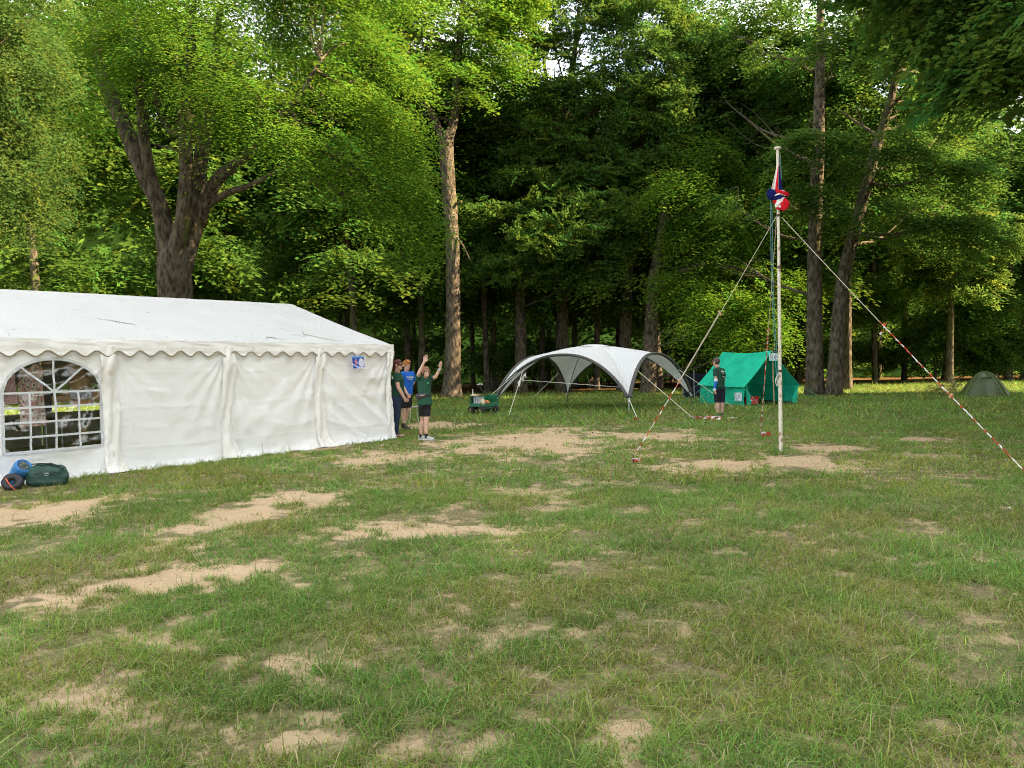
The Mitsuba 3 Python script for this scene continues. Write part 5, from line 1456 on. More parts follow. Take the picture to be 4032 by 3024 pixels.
for c, r, col, lab, sd in ((ct(.36, .13, .355), (.085, .08, .075), (0.60, 0.10, 0.13), 'pinkish red cloth bundle in the middle of the garden cart', 1), (ct(.52, .16, .36), (.11, .09, .085), (0.62, 0.22, 0.05), 'orange cloth bundle in the garden cart beside the pinkish one', 2), (ct(.58, .2, .395), (.08, .07, .05), (0.70, 0.46, 0.08), 'yellow cloth on top of the orange bundle in the garden cart', 3)):
    sk = trimesh.creation.icosphere(3, 1.0)
    sk.vertices = sk.vertices * np.array(r) * (1 + .5 * (nfbm(sk.vertices * 2.2 + sd * 5, 3, 221) - .5))[:, None] + c
    plastic(f'm_bundle_{sd}', col, .7)
    tag(put('cloth_bundle', sk, f'm_bundle_{sd}', smooth=True), lab, 'cloth')
k = put('plank', boxm((.30, .06, .03), ct(.78, .10, .345), CR + .15, bevel=.006), 'm_tub')
tag(k, 'pale grey slat lying in the right end of the garden cart', 'slat')

# ------------------------------------------------------------------ folding stool behind the people
ft = thing('camping_table', 'low grey folding table with bent metal legs behind the boy in blue', 'table')
plastic('m_board', (0.25, 0.235, 0.21), .55)
put(f'{ft}__tabletop', boxm((.62, .42, .035), (-2.86, 24.5, .475), .45, bevel=.01), 'm_board')
for x, y, l in ((-3.02, 24.25, .05), (-2.93, 24.22, -.03), (-2.72, 24.62, .06), (-2.65, 24.58, -.02)):
    put(f'{ft}__leg', tube([(x - l, y, .46), (x, y - .02, 0)], .011, 7), 'm_alu', smooth=True)

# ------------------------------------------------------------------ bags by the marquee
plastic('m_blue_bag', lambda p, n, uv: mikit.mix((0.035, 0.17, 0.46), (0.05, 0.24, 0.58), mikit.fbm(p.x * 14, p.y * 14, p.z * 14, 3)), .4)
plastic('m_green_bag', lambda p, n, uv: mikit.mix((0.012, 0.048, 0.036), (0.022, 0.075, 0.058), mikit.fbm(p.x * 9, p.y * 9, p.z * 9, 3)), .6)
plastic('m_black_bag', (0.016, 0.016, 0.018), .5)
plastic('m_lining', lambda p, n, uv: mikit.mix((0.02, 0.03, 0.035), (0.15, 0.20, 0.19), mikit.fbm(p.x * 22, p.y * 22, p.z * 22, 3)), .6)
plastic('m_orange', (0.80, 0.12, 0.035), .5)
A0, A1 = np.array([-7.13, 12.16, .09]), np.array([-6.88, 11.96, .33])


def sack_skin(r0, r1):
    ax_ = (A1 - A0) / np.linalg.norm(A1 - A0)
    e1 = np.cross(ax_, [0, 0, 1])
    e1 /= np.linalg.norm(e1)
    e2 = np.cross(ax_, e1)

    def fn(u, v):
        a = u * 2 * np.pi
        r = np.interp(v, [0, .06, .2, .8, .93, 1, 1.12, 1.2], [r0[0], r0[1], .115, .118, .112, .095, .07, .06])
        r = r * (1 + .05 * np.sin(a * 2 + v * 3) + .05 * np.cos(a * 11) * np.clip(v - .75, 0, 1) * 2 + .10 * (nfbm(np.stack([np.cos(a) * 2, np.sin(a) * 2, v * 4], -1), 3, 230) - .5))
        h = np.where(v > 1, 1 - (v - 1) * .55, v)
        return A0 + (A1 - A0) * h[:, None] + r[:, None] * (np.cos(a)[:, None] * e1 + np.sin(a)[:, None] * e2)
    return fn


sb = thing('sleeping_bag', 'blue stuff sack with its drawn neck open, leaning on the green holdall', 'sleeping bag')
v, f, _ = grid(sack_skin((.01, .10), 0), 64, 50, 0, 1, 0, 1.2)
put(f'{sb}__sack', (v, f), 'm_blue_bag', smooth=True)
sk = trimesh.creation.icosphere(4, 1.0)
sk.vertices = sk.vertices * .075 * (1 + .7 * (nfbm(sk.vertices * 3.0 + 3, 3, 231) - .5))[:, None] + A0 + (A1 - A0) * .86
put(f'{sb}__filling', sk, 'm_lining', smooth=True)
hb = thing('holdall', 'dark green holdall bag with a metal buckle standing against the marquee', 'bag')
sk = trimesh.creation.icosphere(5, 1.0)
q = sk.vertices.copy()
q = np.sign(q) * np.abs(q)**.62
q = q / np.abs(q).max()
w = nfbm(q * 2.0 + 1, 4, 232) - .5
q = q * np.array([.27, .15, .16]) * (1 + .28 * w)[:, None]
q[:, 2] += .16 - .05 * np.clip(q[:, 0] * 2 - .1, 0, 1) - .012 * np.abs(np.sin(q[:, 0] * 22 + q[:, 2] * 14))
ca, sa = math.cos(.35), math.sin(.35)
sk.vertices = np.stack([q[:, 0] * ca - q[:, 1] * sa - 6.66, q[:, 0] * sa + q[:, 1] * ca + 12.14, np.maximum(q[:, 2], .004)], -1)
put(f'{hb}__body', sk, 'm_green_bag', smooth=True)
put(f'{hb}__strap', tube(spline([(-6.80, 12.0, .33), (-6.68, 12.04, .335), (-6.52, 12.1, .31), (-6.42, 12.14, .24)], 14), .022, 6, squash=(1, .4)), 'm_black_bag', smooth=True)
put(f'{hb}__strap', tube(spline([(-6.72, 11.93, .20), (-6.6, 11.94, .20), (-6.46, 12.02, .19)], 10), .016, 6, squash=(1, .4)), 'm_black_bag', smooth=True)
put(f'{hb}__buckle', tube(np.array([(-6.575, 11.915, .20), (-6.545, 11.915, .215), (-6.52, 11.92, .20), (-6.53, 11.92, .18), (-6.565, 11.915, .18), (-6.575, 11.915, .20)]), .004, 5), 'm_alu')
bb = thing('round_bag', 'black coiled bag with a bright orange strap in front of the blue sack', 'bag')
M = trimesh.transformations.euler_matrix(math.radians(62), 0, .35)
M[:3, 3] = (-6.97, 11.82, .105)
tor = trimesh.creation.torus(.080, .049, major_sections=40, minor_sections=18)
tor.vertices = tor.vertices * (1 + .22 * (nfbm(tor.vertices * 16, 3, 233) - .5))[:, None] * np.array([1.12, 1, 1])
tor.apply_transform(M)
put(f'{bb}__body', tor, 'm_black_bag', smooth=True)
put(f'{bb}__strap', tube(spline([(-7.015, 11.745, .17), (-6.97, 11.715, .12), (-6.91, 11.70, .055), (-6.86, 11.70, .012)], 12), .0085, 6, squash=(1, .5)), 'm_orange', smooth=True)

# ------------------------------------------------------------------ people
for nm, rgb, r in (('m_skin', (0.56, 0.335, 0.25), .5), ('m_skin_fair', (0.60, 0.37, 0.28), .5), ('m_shirt_green', (0.014, 0.060, 0.036), .8), ('m_shirt_blue', (0.012, 0.11, 0.50), .8), ('m_jeans', (0.022, 0.036, 0.07), .85), ('m_black_cloth', (0.012, 0.012, 0.014), .8),
                   ('m_navy_shorts', (0.014, 0.015, 0.026), .85), ('m_hair_red', (0.085, 0.018, 0.014), .45), ('m_hair_ginger', (0.36, 0.13, 0.03), .5), ('m_hair_brown', (0.20, 0.10, 0.05), .5), ('m_hair_grey', (0.085, 0.065, 0.055), .6), ('m_shoe_grey', (0.42, 0.43, 0.44), .6),
                   ('m_boot', (0.045, 0.035, 0.026), .7), ('m_sole', (0.60, 0.60, 0.57), .6), ('m_sock', (0.03, 0.028, 0.032), .9), ('m_cast_blue', (0.012, 0.13, 0.46), .7), ('m_lens', (0.01, 0.01, 0.012), .12), ('m_eye', (0.03, 0.022, 0.018), .3), ('m_lip', (0.42, 0.13, 0.12), .4), ('m_print', (0.62, 0.66, 0.63), .7), ('m_shoe_tan', (0.16, 0.135, 0.11), .8)):
    plastic(nm, rgb, r, 0.0, .3)


def sph(c, r, n=18):
    return Manifold.sphere(r, n).translate(tuple(map(float, c)))


def bone(a, ra, b, rb, n=18):
    return Manifold.batch_hull([sph(a, ra, n), sph(b, rb, n)])


def ell(c, r, yaw=0.0):
    return Manifold.sphere(1.0, 28).scale(tuple(map(float, r))).rotate((0, 0, float(yaw))).translate(tuple(map(float, c)))


def hull(*ms):
    return Manifold.batch_hull(list(ms))


def union(ms):
    return Manifold.batch_boolean(ms, m3.OpType.Add)


def soft(m, length, it=10, fold=0.0, seed=0, freq=9.0):
    """A manifold as a smooth fine mesh; fold: height of cloth creases."""
    q = m.refine_to_length(length).to_mesh()
    t = trimesh.Trimesh(np.array(q.vert_properties[:, :3]), np.array(q.tri_verts), process=True)
    if it:
        trimesh.smoothing.filter_taubin(t, lamb=.5, nu=.52, iterations=it)
    if fold:
        v = t.vertices
        k = nfbm(np.stack([v[:, 0] * freq, v[:, 1] * freq, v[:, 2] * freq * .8 + v[:, 0] * 4], -1), 3, seed) - .5
        t.vertices = v + t.vertex_normals * (k * 2 * fold)[:, None]
    return t


def hand(wrist, d, normal, thumb, size=1.0, curl=.18, spread=.06):
    """Palm, four fingers and a thumb. d: wrist to fingertips; normal: out of the palm; thumb: +1 or -1 along cross(d, normal)."""
    w, d, nrm = (np.asarray(x, float) for x in (wrist, d, normal))
    d = d / np.linalg.norm(d)
    nrm = nrm - d * (nrm @ d)
    nrm /= np.linalg.norm(nrm)
    s = np.cross(d, nrm) * thumb
    s_ = size
    out = [hull(sph(w + s * .016 * s_, .014 * s_), sph(w - s * .016 * s_, .014 * s_), sph(w + d * .085 * s_ + s * .032 * s_, .012 * s_), sph(w + d * .080 * s_ - s * .032 * s_, .011 * s_))]
    for i, ln in enumerate((.070, .080, .074, .058)):
        o = .031 - i * .021
        b = w + d * (.088 - .004 * abs(i - 1)) * s_ + s * o * s_
        f = d + s * spread * (1.2 - i * .8)
        f /= np.linalg.norm(f)
        ax_ = f
        pts = [b - d * .02 * s_]
        ang = 0
        for seg in (.45, .32, .26):
            ang += curl
            ax_ = f * math.cos(ang) + nrm * math.sin(ang)
            pts.append(pts[-1] + ax_ * ln * seg * s_ * (1.25 if seg == .45 else 1))
        r = .0092 * s_
        out += [bone(pts[k], r - .0006 * k, pts[k + 1], r - .0006 * (k + 1), 10) for k in range(3)]
    t0 = w + d * .022 * s_ + s * .022 * s_
    t1 = t0 + (s * .75 + d * .62 + nrm * .2) * .042 * s_
    out += [bone(t0, .013 * s_, t1, .011 * s_, 10), bone(t1, .0105 * s_, t1 + (s * .45 + d * .85 + nrm * .15) * .032 * s_, .0085 * s_, 10)]
    return out


def head_parts(c, yaw, pitch, tilt, k=1.0):
    """The skin of a head looking along -y before the turn, and its placing matrix."""
    R = trimesh.transformations.euler_matrix(math.radians(pitch), math.radians(tilt), 0) if False else np.eye(4)
    M = trimesh.transformations.euler_matrix(math.radians(pitch), math.radians(tilt), math.radians(yaw))
    M[:3, :3] *= k
    M[:3, 3] = c
    m = [hull(ell((0, .012, .03), (.074, .094, .092)), ell((0, -.022, -.03), (.060, .066, .06))),
         hull(ell((0, -.02, -.04), (.058, .062, .05)), sph((0, -.064, -.080), .026), sph((.02, -.048, -.078), .026), sph((-.02, -.048, -.078), .026)),
         hull(sph((0, -.086, .016), .008, 10), sph((0, -.101, -.019), .010, 10), sph((.009, -.088, -.022), .009, 10), sph((-.009, -.088, -.022), .009, 10)),
         hull(ell((.036, -.062, .036), (.024, .02, .010)), ell((-.036, -.062, .036), (.024, .02, .010)))]
    for sg in (-1, 1):
        m.append(hull(ell((sg * .077, .012, -.004), (.011, .022, .032)), ell((sg * .070, .016, -.01), (.008, .014, .02))))
    return [x.transform(M[:3]) for x in m], M


def xf(M, m):
    return m.transform(M[:3])


def face(t, M, smile=False, eyes=True):
    for sg in (-1, 1):
        if eyes:
            put(f'{t}__eye', soft(xf(M, ell((sg * .030, -.079, .012), (.011, .008, .007))), .02, 0), 'm_eye', smooth=True)
    if smile:
        put(f'{t}__mouth', soft(xf(M, hull(ell((0, -.082, -.059), (.015, .007, .007)), ell((.018, -.074, -.053), (.005, .006, .003)), ell((-.018, -.074, -.053), (.005, .006, .003)))), .02, 0), 'm_lip', smooth=True)
        put(f'{t}__teeth', soft(xf(M, ell((0, -.085, -.056), (.014, .006, .004))), .02, 0), 'm_white', smooth=True)
    else:
        put(f'{t}__mouth', soft(xf(M, ell((0, -.082, -.056), (.021, .008, .005))), .02, 0), 'm_lip', smooth=True)


def cut_hair(M, outer, planes):
    h = outer
    for n, off in planes:
        h = h.trim_by_plane(n, off)
    return soft(xf(M, h), .014, 5, .008, 3, 34)


def shoe(heel, toe, r=.036, h=.075):
    a, b = np.array(heel, float), np.array(toe, float)
    d = (b - a) / np.linalg.norm(b - a)
    up = np.array([0, 0, 1.0])
    body = union([hull(sph(a + up * .036, .034), sph(a + d * .10 + up * .04, .038), sph(a + up * h, .030), sph(a + d * .07 + up * h * .95, .030)),
                  hull(sph(a + d * .08 + up * .036, .037), sph(b - d * .045 + up * .030, .036), sph(a + d * .09 + up * h * .8, .03))])
    sole = hull(*[sph(p + up * .010, .012, 10) for p in (a + np.cross(d, up) * .026 - d * .025, a - np.cross(d, up) * .026 - d * .025, b - d * .05 + np.cross(d, up) * .032, b - d * .05 - np.cross(d, up) * .032, b - d * .018)])
    return body.trim_by_plane((0, 0, 1), .008), sole


def leg_skin(hip, knee, ankle, back, k=1.0):
    hip, knee, ankle, back = (np.asarray(x, float) for x in (hip, knee, ankle, back))
    calf = knee + (ankle - knee) * .30 + back * .014
    return [bone(hip, .078 * k, knee + (hip - knee) * .12, .058 * k), bone(knee + (hip - knee) * .12, .057 * k, knee, .051 * k), bone(knee, .050 * k, calf, .056 * k), bone(calf, .056 * k, knee + (ankle - knee) * .62 + back * .006, .045 * k), bone(knee + (ankle - knee) * .62 + back * .006, .045 * k, ankle, .034 * k)]


def arm_skin(sh, el, wr, k=1.0):
    sh, el, wr = (np.asarray(x, float) for x in (sh, el, wr))
    mid = el + (wr - el) * .25
    core = np.array([sh[0] * .45, sh[1] * .45, sh[2] - .12])
    sh = sh * .80 + el * .14 + core * .06 - np.array([0, 0, .012])
    return [bone(core, .05, sh, .046 * k), bone(sh, .046 * k, el, .040 * k), bone(el, .039 * k, mid, .040 * k), bone(mid, .040 * k, wr, .026 * k)]


def sleeve(sh, el, frac, r0, r1):
    sh, el = np.asarray(sh, float), np.asarray(el, float)
    d = (el - sh) / np.linalg.norm(el - sh)
    e = sh + (el - sh) * frac
    return bone(sh, r0, e + d * .05, r1).trim_by_plane(tuple(-d), float(-(d @ e)))


def move(m, O):
    return m.translate(tuple(map(float, O)))


def add(t, part, ms, m, O, length=.02, it=10, fold=0.0, seed=0, freq=9.0, label=None):
    q = soft(union(ms) if isinstance(ms, list) else ms, length, it, fold, seed, freq)
    q.vertices = q.vertices + np.asarray(O, float)
    k = put(f'{t}__{part}', q, m, smooth=True)
    if label:
        tag(k, label)
    return k


V3 = lambda *a: np.array(a, float)
# --- woman waving with both arms
t = thing('person', 'woman with glasses in dark green shirt and black shorts waving both arms', 'person')
O = V3(-1.93, 18.75, 0)
sR, sL = V3(-.135, -.08, 1.375), V3(.15, .09, 1.375)
eR, wR = V3(-.085, -.30, 1.475), V3(.045, -.33, 1.725)
eL, wL = V3(.265, -.13, 1.392), V3(.375, -.24, 1.575)
hc = V3(.05, -.06, 1.495)
hd, HM = head_parts(hc, 28, -6, 4, 1.0)
hR, hL = V3(-.055, -.03, .83), V3(.055, .03, .83)
kR, kL = V3(-.055, .06, .45), V3(.035, -.05, .45)
aR, aL = V3(-.105, .09, .085), V3(.03, -.06, .085)
bk = V3(-.8, .5, 0)
skin = hd + [bone(V3(.015, .0, 1.33), .046, hc + V3(-.012, .02, -.06), .046), hull(ell((.005, 0, 1.27), (.13, .08, .10), 30), ell((0, 0, .95), (.10, .075, .10), 30)), hull(ell((0, 0, .95), (.10, .075, .1), 30), ell((0, 0, .85), (.12, .08, .08), 30))]
skin += arm_skin(sR, eR, wR, .92) + arm_skin(sL, eL, wL, .92) + leg_skin(hR, kR, aR, bk, 1.0) + leg_skin(hL, kL, aL, bk, 1.0)
skin += hand(wR, V3(.05, .0, .16), V3(.15, -1, .1), 1 if np.cross(V3(.05, 0, .16), V3(.15, -1, .1))[0] > 0 else -1, .98, .06, .10)
skin += hand(wL, V3(.025, -.01, .17), V3(.75, -.55, 0), 1 if np.cross(V3(.025, 0, .17), V3(.75, -.55, 0))[1] < 0 else -1, .98, .05, .03)
add(t, 'body', skin, 'm_skin_fair', O, .018, 4)
shirt = [hull(ell((.005, 0, 1.27), (.165, .105, .10), 30), sph(sR + V3(.035, .02, -.03), .062), sph(sL + V3(-.035, -.02, -.03), .062), ell((.015, .0, 1.345), (.085, .07, .03), 30)),
         hull(ell((.005, 0, 1.27), (.165, .108, .10), 30), ell((0, 0, 1.0), (.142, .108, .08), 30)), hull(ell((0, 0, 1.0), (.142, .108, .08), 30), ell((.005, 0, .80), (.172, .14, .06), 30)).trim_by_plane((0, 0, 1), .775),
         sleeve(sR + V3(.01, .01, -.02), eR, .66, .064, .060), sleeve(sL + V3(-.015, -.01, -.015), eL, .66, .062, .064)]
add(t, 'shirt', shirt, 'm_shirt_green_w', O, .018, 6, .009, 5, 8)
plastic('m_shirt_green_w', (0.018, 0.078, 0.048), .85, 0, .3)
add(t, 'shirt__emblem', [ell((.088, -.070, 1.26), (.020, .010, .018), 30)], 'm_emblem', O, .02, 0)
plastic('m_emblem', (0.10, 0.55, 0.20), .6)
sh_ = [hull(ell((0, 0, .84), (.13, .10, .06), 30), sph(hR + V3(0, 0, -.1), .084), sph(hL + V3(0, 0, -.1), .084))]
for h_, k_ in ((hR, kR), (hL, kL)):
    sh_.append(bone(h_ + V3(0, 0, -.05), .090, k_ + (h_ - k_) * .1, .074).trim_by_plane((0, 0, 1), .525))
add(t, 'shorts', sh_, 'm_black_cloth', O, .018, 5, .004, 6)
belt = hull(ell((0, 0, 1.005), (.155, .12, .032), 30), ell((0, 0, .965), (.155, .122, .03), 30)) - ell((0, 0, .985), (.13, .095, .3), 30)
add(t, 'waist_belt', belt, 'm_sock', O, .02, 2)
add(t, 'waist_pouch', [hull(ell((-.10, -.115, .98), (.085, .045, .06), 20), ell((-.02, -.135, .985), (.06, .03, .05), 25)), hull(ell((-.13, -.08, .955), (.05, .05, .06)), ell((-.08, -.11, .93), (.04, .03, .04)))], 'm_pouch', O, .02, 4, .006, 7, 20)
plastic('m_pouch', (0.055, 0.045, 0.05), .7)
add(t, 'pouch_trim', [bone(V3(-.15, -.135, .955), .006, V3(-.06, -.172, 1.0), .006), bone(V3(-.06, -.176, .985), .005, V3(.03, -.165, 1.01), .005)], 'm_print', O, .03, 0)
hair = cut_hair(HM, (ell((0, .018, .034), (.085, .106, .100)) + hull(ell((.0, .045, -.04), (.082, .05, .05)), ell((0, .04, .03), (.088, .065, .05))) + hull(ell((.074, -.02, .0), (.014, .03, .06)), ell((.07, .03, .0), (.02, .04, .06))) + hull(ell((-.074, -.02, .0), (.014, .03, .06)), ell((-.07, .03, .0), (.02, .04, .06)))) - hull(ell((-.012, -.11, -.015), (.060, .08, .07)), ell((0, -.12, -.12), (.09, .09, .06))), [])
hair.vertices += O
put(f'{t}__hair', hair, 'm_hair_brown', smooth=True)
HMo = HM.copy()
HMo[:3, 3] += O
face(t, HMo, True)
gl = []
for sg in (-1, 1):
    q = np.array([(sg * .031 + .026 * math.cos(a), -.094 + .006 * abs(math.cos(a)), .011 + .017 * math.sin(a)) for a in np.linspace(0, 2 * np.pi, 17)])
    gl.append(tube(q, .0035, 5))
    gl.append(tube(np.array([(sg * .057, -.088, .016), (sg * .080, .0, .012)]), .003, 5))
gl.append(tube(np.array([(-.006, -.098, .014), (.006, -.098, .014)]), .003, 5))
gv, gf = cat(gl)
put(f'{t}__glasses', (gv @ HMo[:3, :3].T + HMo[:3, 3], gf), 'm_eye', smooth=True)
add(t, 'wristwatch', [bone(wL - (wL - eL) * .10, .034, wL - (wL - eL) * .20, .035) - bone(wL + (wL - eL) * .2, .026, wL - (wL - eL) * .5, .028)], 'm_shoe_grey', O, .02, 0)
for a_, d_ in ((aR, V3(.88, -.42, 0)), (aL, V3(.90, -.40, 0))):
    h_ = V3(a_[0], a_[1], 0) - d_ * .035
    body, sole = shoe(h_, h_ + d_ * .245)
    add(t, 'shoe', body, 'm_shoe_grey', O, .02, 3)
    add(t, 'sole', sole, 'm_sole', O, .03, 0)
    add(t, 'sock', bone(V3(a_[0], a_[1], .065), .042, V3(a_[0], a_[1], .135), .040), 'm_sock', O, .02, 0)

# --- woman in sunglasses at the corner of the marquee
t = thing('person', 'woman in sunglasses and blue jeans with dark red hair, standing by the marquee corner', 'person')
O = V3(-2.66, 19.75, 0)
hc = V3(.04, -.02, 1.665)
hd, HM = head_parts(hc, 68, 2, 0, 1.03)
sN, sF = V3(.0, -.165, 1.455), V3(.03, .17, 1.455)
eN, wN = V3(.055, -.235, 1.15), V3(.185, -.20, .905)
eF, wF = V3(.10, .20, 1.16), V3(.22, .08, .98)
hN, hF = V3(-.02, -.085, .92), V3(-.02, .085, .92)
kN, kF = V3(-.005, -.10, .50), V3(-.03, .10, .50)
aN, aF = V3(-.04, -.10, .085), V3(-.07, .10, .085)
bk = V3(-1, 0, 0)
skin = hd + [bone(V3(.01, 0, 1.46), .055, hc + V3(-.015, .0, -.06), .054), hull(ell((.01, 0, 1.36), (.10, .15, .12)), ell((0, 0, 1.0), (.11, .15, .12)))]
skin += arm_skin(sN, eN, wN, 1.12) + arm_skin(sF, eF, wF, 1.1) + leg_skin(hN, kN, aN, bk, 1.05) + leg_skin(hF, kF, aF, bk, 1.05)
skin += hand(wN, V3(.06, .02, -.12), V3(.4, 1, .2), 1, 1.0, .55, .02) + hand(wF, V3(.08, -.05, -.1), V3(0, -1, 0), -1, 1.0, .4, .03)
skin += [bone(V3(-.07, -.1, .03), .03, V3(.13, -.12, .03), .026), bone(V3(-.1, .1, .03), .03, V3(.11, .09, .03), .026)]
add(t, 'body', skin, 'm_skin', O, .022, 4)
shirt = [hull(ell((.015, 0, 1.34), (.125, .185, .11)), sph(sN + V3(0, .04, -.03), .07), sph(sF + V3(0, -.04, -.03), .07), ell((.0, 0, 1.475), (.07, .08, .03))),
         hull(ell((.03, 0, 1.33), (.13, .175, .09)), ell((.02, 0, 1.05), (.135, .165, .1))), hull(ell((.02, 0, 1.05), (.135, .165, .1)), ell((-.01, 0, .94), (.15, .175, .06))).trim_by_plane((0, 0, 1), .955),
         sleeve(sN + V3(0, .02, -.025), eN, .58, .072, .074), sleeve(sF + V3(0, -.02, -.025), eF, .58, .072, .074)]
add(t, 'shirt', shirt, 'm_shirt_green', O, .02, 6, .008, 15, 8)
add(t, 'shirt__print', [hull(sph((-.085, -.13, 1.385), .02), sph((-.095, -.05, 1.385), .02), sph((-.088, -.13, 1.355), .02), sph((-.1, -.05, 1.355), .02))], 'm_print', O, .03, 0)
jn = [hull(ell((-.015, 0, .94), (.145, .175, .07)), ell((-.03, 0, .86), (.155, .18, .10)), sph(hN + V3(0, 0, -.14), .10), sph(hF + V3(0, 0, -.14), .10))]
for h_, k_, a_ in ((hN, kN, aN), (hF, kF, aF)):
    jn += [bone(h_ + V3(0, 0, -.06), .115, k_, .076), bone(k_, .076, k_ + (a_ - k_) * .4 + V3(-.015, 0, 0), .072), bone(k_ + (a_ - k_) * .4 + V3(-.015, 0, 0), .072, a_, .060).trim_by_plane((0, 0, 1), .07)]
add(t, 'jeans', jn, 'm_jeans', O, .02, 6, .006, 16, 9)
out = ell((0, .02, .034), (.085, .108, .100)) + hull(ell((0, .10, .03), (.04, .035, .04)), ell((0, .13, -.06), (.035, .03, .05)), ell((0, .12, -.14), (.022, .02, .03)))
hair = cut_hair(HM, out - hull(ell((0, -.11, -.015), (.062, .08, .062)), ell((0, -.12, -.12), (.1, .1, .06))), [])
hair.vertices += O
put(f'{t}__hair', hair, 'm_hair_red', smooth=True)
HMo = HM.copy()
HMo[:3, 3] += O
face(t, HMo, True, False)
add(t, 'sunglasses', [xf(HM, hull(ell((sg * .032, -.086, .010), (.026, .012, .020)), ell((sg * .060, -.07, .012), (.012, .02, .014)))) for sg in (-1, 1)] + [xf(HM, bone((sg * .064, -.07, .016), .006, (sg * .08, .01, .012), .005, 8)) for sg in (-1, 1)] + [xf(HM, bone((-.01, -.098, .014), .005, (.01, -.098, .014), .005, 8))], 'm_lens', O, .02, 1)
for s0 in (aN, aF):
    a0 = V3(s0[0] - .03, s0[1], .006)
    add(t, 'sandal', [hull(sph(a0 + V3(-.01, 0, .006), .034, 12), sph(a0 + V3(.12, -.012, .006), .042, 12), sph(a0 + V3(.19, -.015, .006), .036, 12)).trim_by_plane((0, 0, 1), .0).trim_by_plane((0, 0, -1), -.022), hull(sph(a0 + V3(.10, -.04, .02), .012, 8), sph(a0 + V3(.105, -.01, .055), .012, 8), sph(a0 + V3(.10, .03, .02), .012, 8))], 'm_boot', O, .03, 0)

# --- ginger boy in the blue shirt
t = thing('person', 'ginger haired boy in bright blue shirt and dark shorts, hands behind his back', 'person')
O = V3(-2.77, 21.9, 0)
hc = V3(.075, -.05, 1.66)
hd, HM = head_parts(hc, 52, 14, 0, 1.04)
sN, sF = V3(-.03, -.13, 1.47), V3(.22, .10, 1.47)
eN, wN = V3(-.10, -.14, 1.20), V3(-.10, .06, 1.02)
eF, wF = V3(.22, .20, 1.22), V3(.08, .24, 1.05)
hN, hF = V3(-.02, -.07, .90), V3(.10, .06, .90)
kN, kF = V3(-.02, -.08, .49), V3(.06, .08, .49)
aN, aF = V3(-.03, -.06, .09), V3(-.06, .14, .09)
bk = V3(-.75, .6, 0)
skin = hd + [bone(V3(.07, -.01, 1.47), .056, hc + V3(-.015, .02, -.05), .055), hull(ell((.08, 0, 1.34), (.14, .09, .12), 40), ell((.05, 0, .98), (.12, .09, .12), 40))]
skin += arm_skin(sN, eN, wN) + arm_skin(sF, eF, wF) + leg_skin(hN, kN, aN, bk, 1.02) + leg_skin(hF, kF, aF, bk, 1.02)
skin += hand(wN, V3(.1, .12, -.04), V3(1, -1, 0), 1, 1.0, .3) + hand(wF, V3(-.12, -.03, -.06), V3(.5, -1, 0), -1, 1.0, .3)
add(t, 'body', skin, 'm_skin_fair', O, .022, 4)
shirt = [hull(ell((.09, -.01, 1.36), (.175, .115, .10), 40), sph(sN + V3(.04, .04, -.03), .07), sph(sF + V3(-.04, -.035, -.03), .07), ell((.07, 0, 1.48), (.08, .07, .03), 40)),
         hull(ell((.09, -.01, 1.34), (.172, .118, .10), 40), ell((.06, -.01, .95), (.165, .125, .1), 40)).trim_by_plane((0, 0, 1), .885), sleeve(sN + V3(.02, .02, -.025), eN, .75, .070, .080), sleeve(sF + V3(-.02, -.02, -.025), eF, .75, .070, .082)]
add(t, 'shirt', shirt, 'm_shirt_blue', O, .02, 6, .010, 25, 7)
ctr, rt_, fw = V3(.10, -.02, 0), V3(math.cos(math.radians(40)), math.sin(math.radians(40)), 0), V3(math.sin(math.radians(40)), -math.cos(math.radians(40)), 0)
tx = text_mesh('CAMP', .055, .004, True)
tv = np.array(tx.vertices)
cx = (tv[:, 0].max() + tv[:, 0].min()) / 2
put(f'{t}__shirt__lettering', ((tv[:, [0]] - cx) * rt_ + tv[:, [1]] * V3(0, 0, 1) + (tv[:, [2]] + .128 - 2.0 * (tv[:, [0]] - cx)**2) * fw + ctr + V3(0, 0, 1.33) + O, np.array(tx.faces)), 'm_print')
put(f'{t}__shirt__small_print', cat([((np.array(b.vertices)[:, [0]]) * rt_ + np.array(b.vertices)[:, [2]] * V3(0, 0, 1) + (np.array(b.vertices)[:, [1]] * -1 + .128) * fw + ctr + V3(0, 0, 1.295) + O, b.faces) for b in (boxm((.022, .012, .018), (x, 0, 0)) for x in (-.045, -.018, .010, .038))]), 'm_print')
labels[f'{t}__shirt__small_print'] = {'kind': 'stuff'}
sh_ = [hull(ell((.04, 0, .90), (.15, .115, .07), 40), sph(hN + V3(0, 0, -.1), .098), sph(hF + V3(0, 0, -.1), .098))]
for h_, k_ in ((hN, kN), (hF, kF)):
    sh_.append(bone(h_, .110, k_ + (h_ - k_) * .1, .094).trim_by_plane((0, 0, 1), .575))
add(t, 'shorts', sh_, 'm_black_cloth', O, .02, 5, .005, 26)
hair = cut_hair(HM, (ell((0, .018, .036), (.084, .104, .100)) + hull(ell((0, -.07, .105), (.05, .035, .025)), ell((0, .0, .12), (.06, .06, .03)))) - hull(ell((0, -.12, -.015), (.074, .085, .070)), ell((0, -.12, -.12), (.12, .16, .07))), [])
hair.vertices += O
put(f'{t}__hair', hair, 'm_hair_ginger', smooth=True)
HMo = HM.copy()
HMo[:3, 3] += O
face(t, HMo)
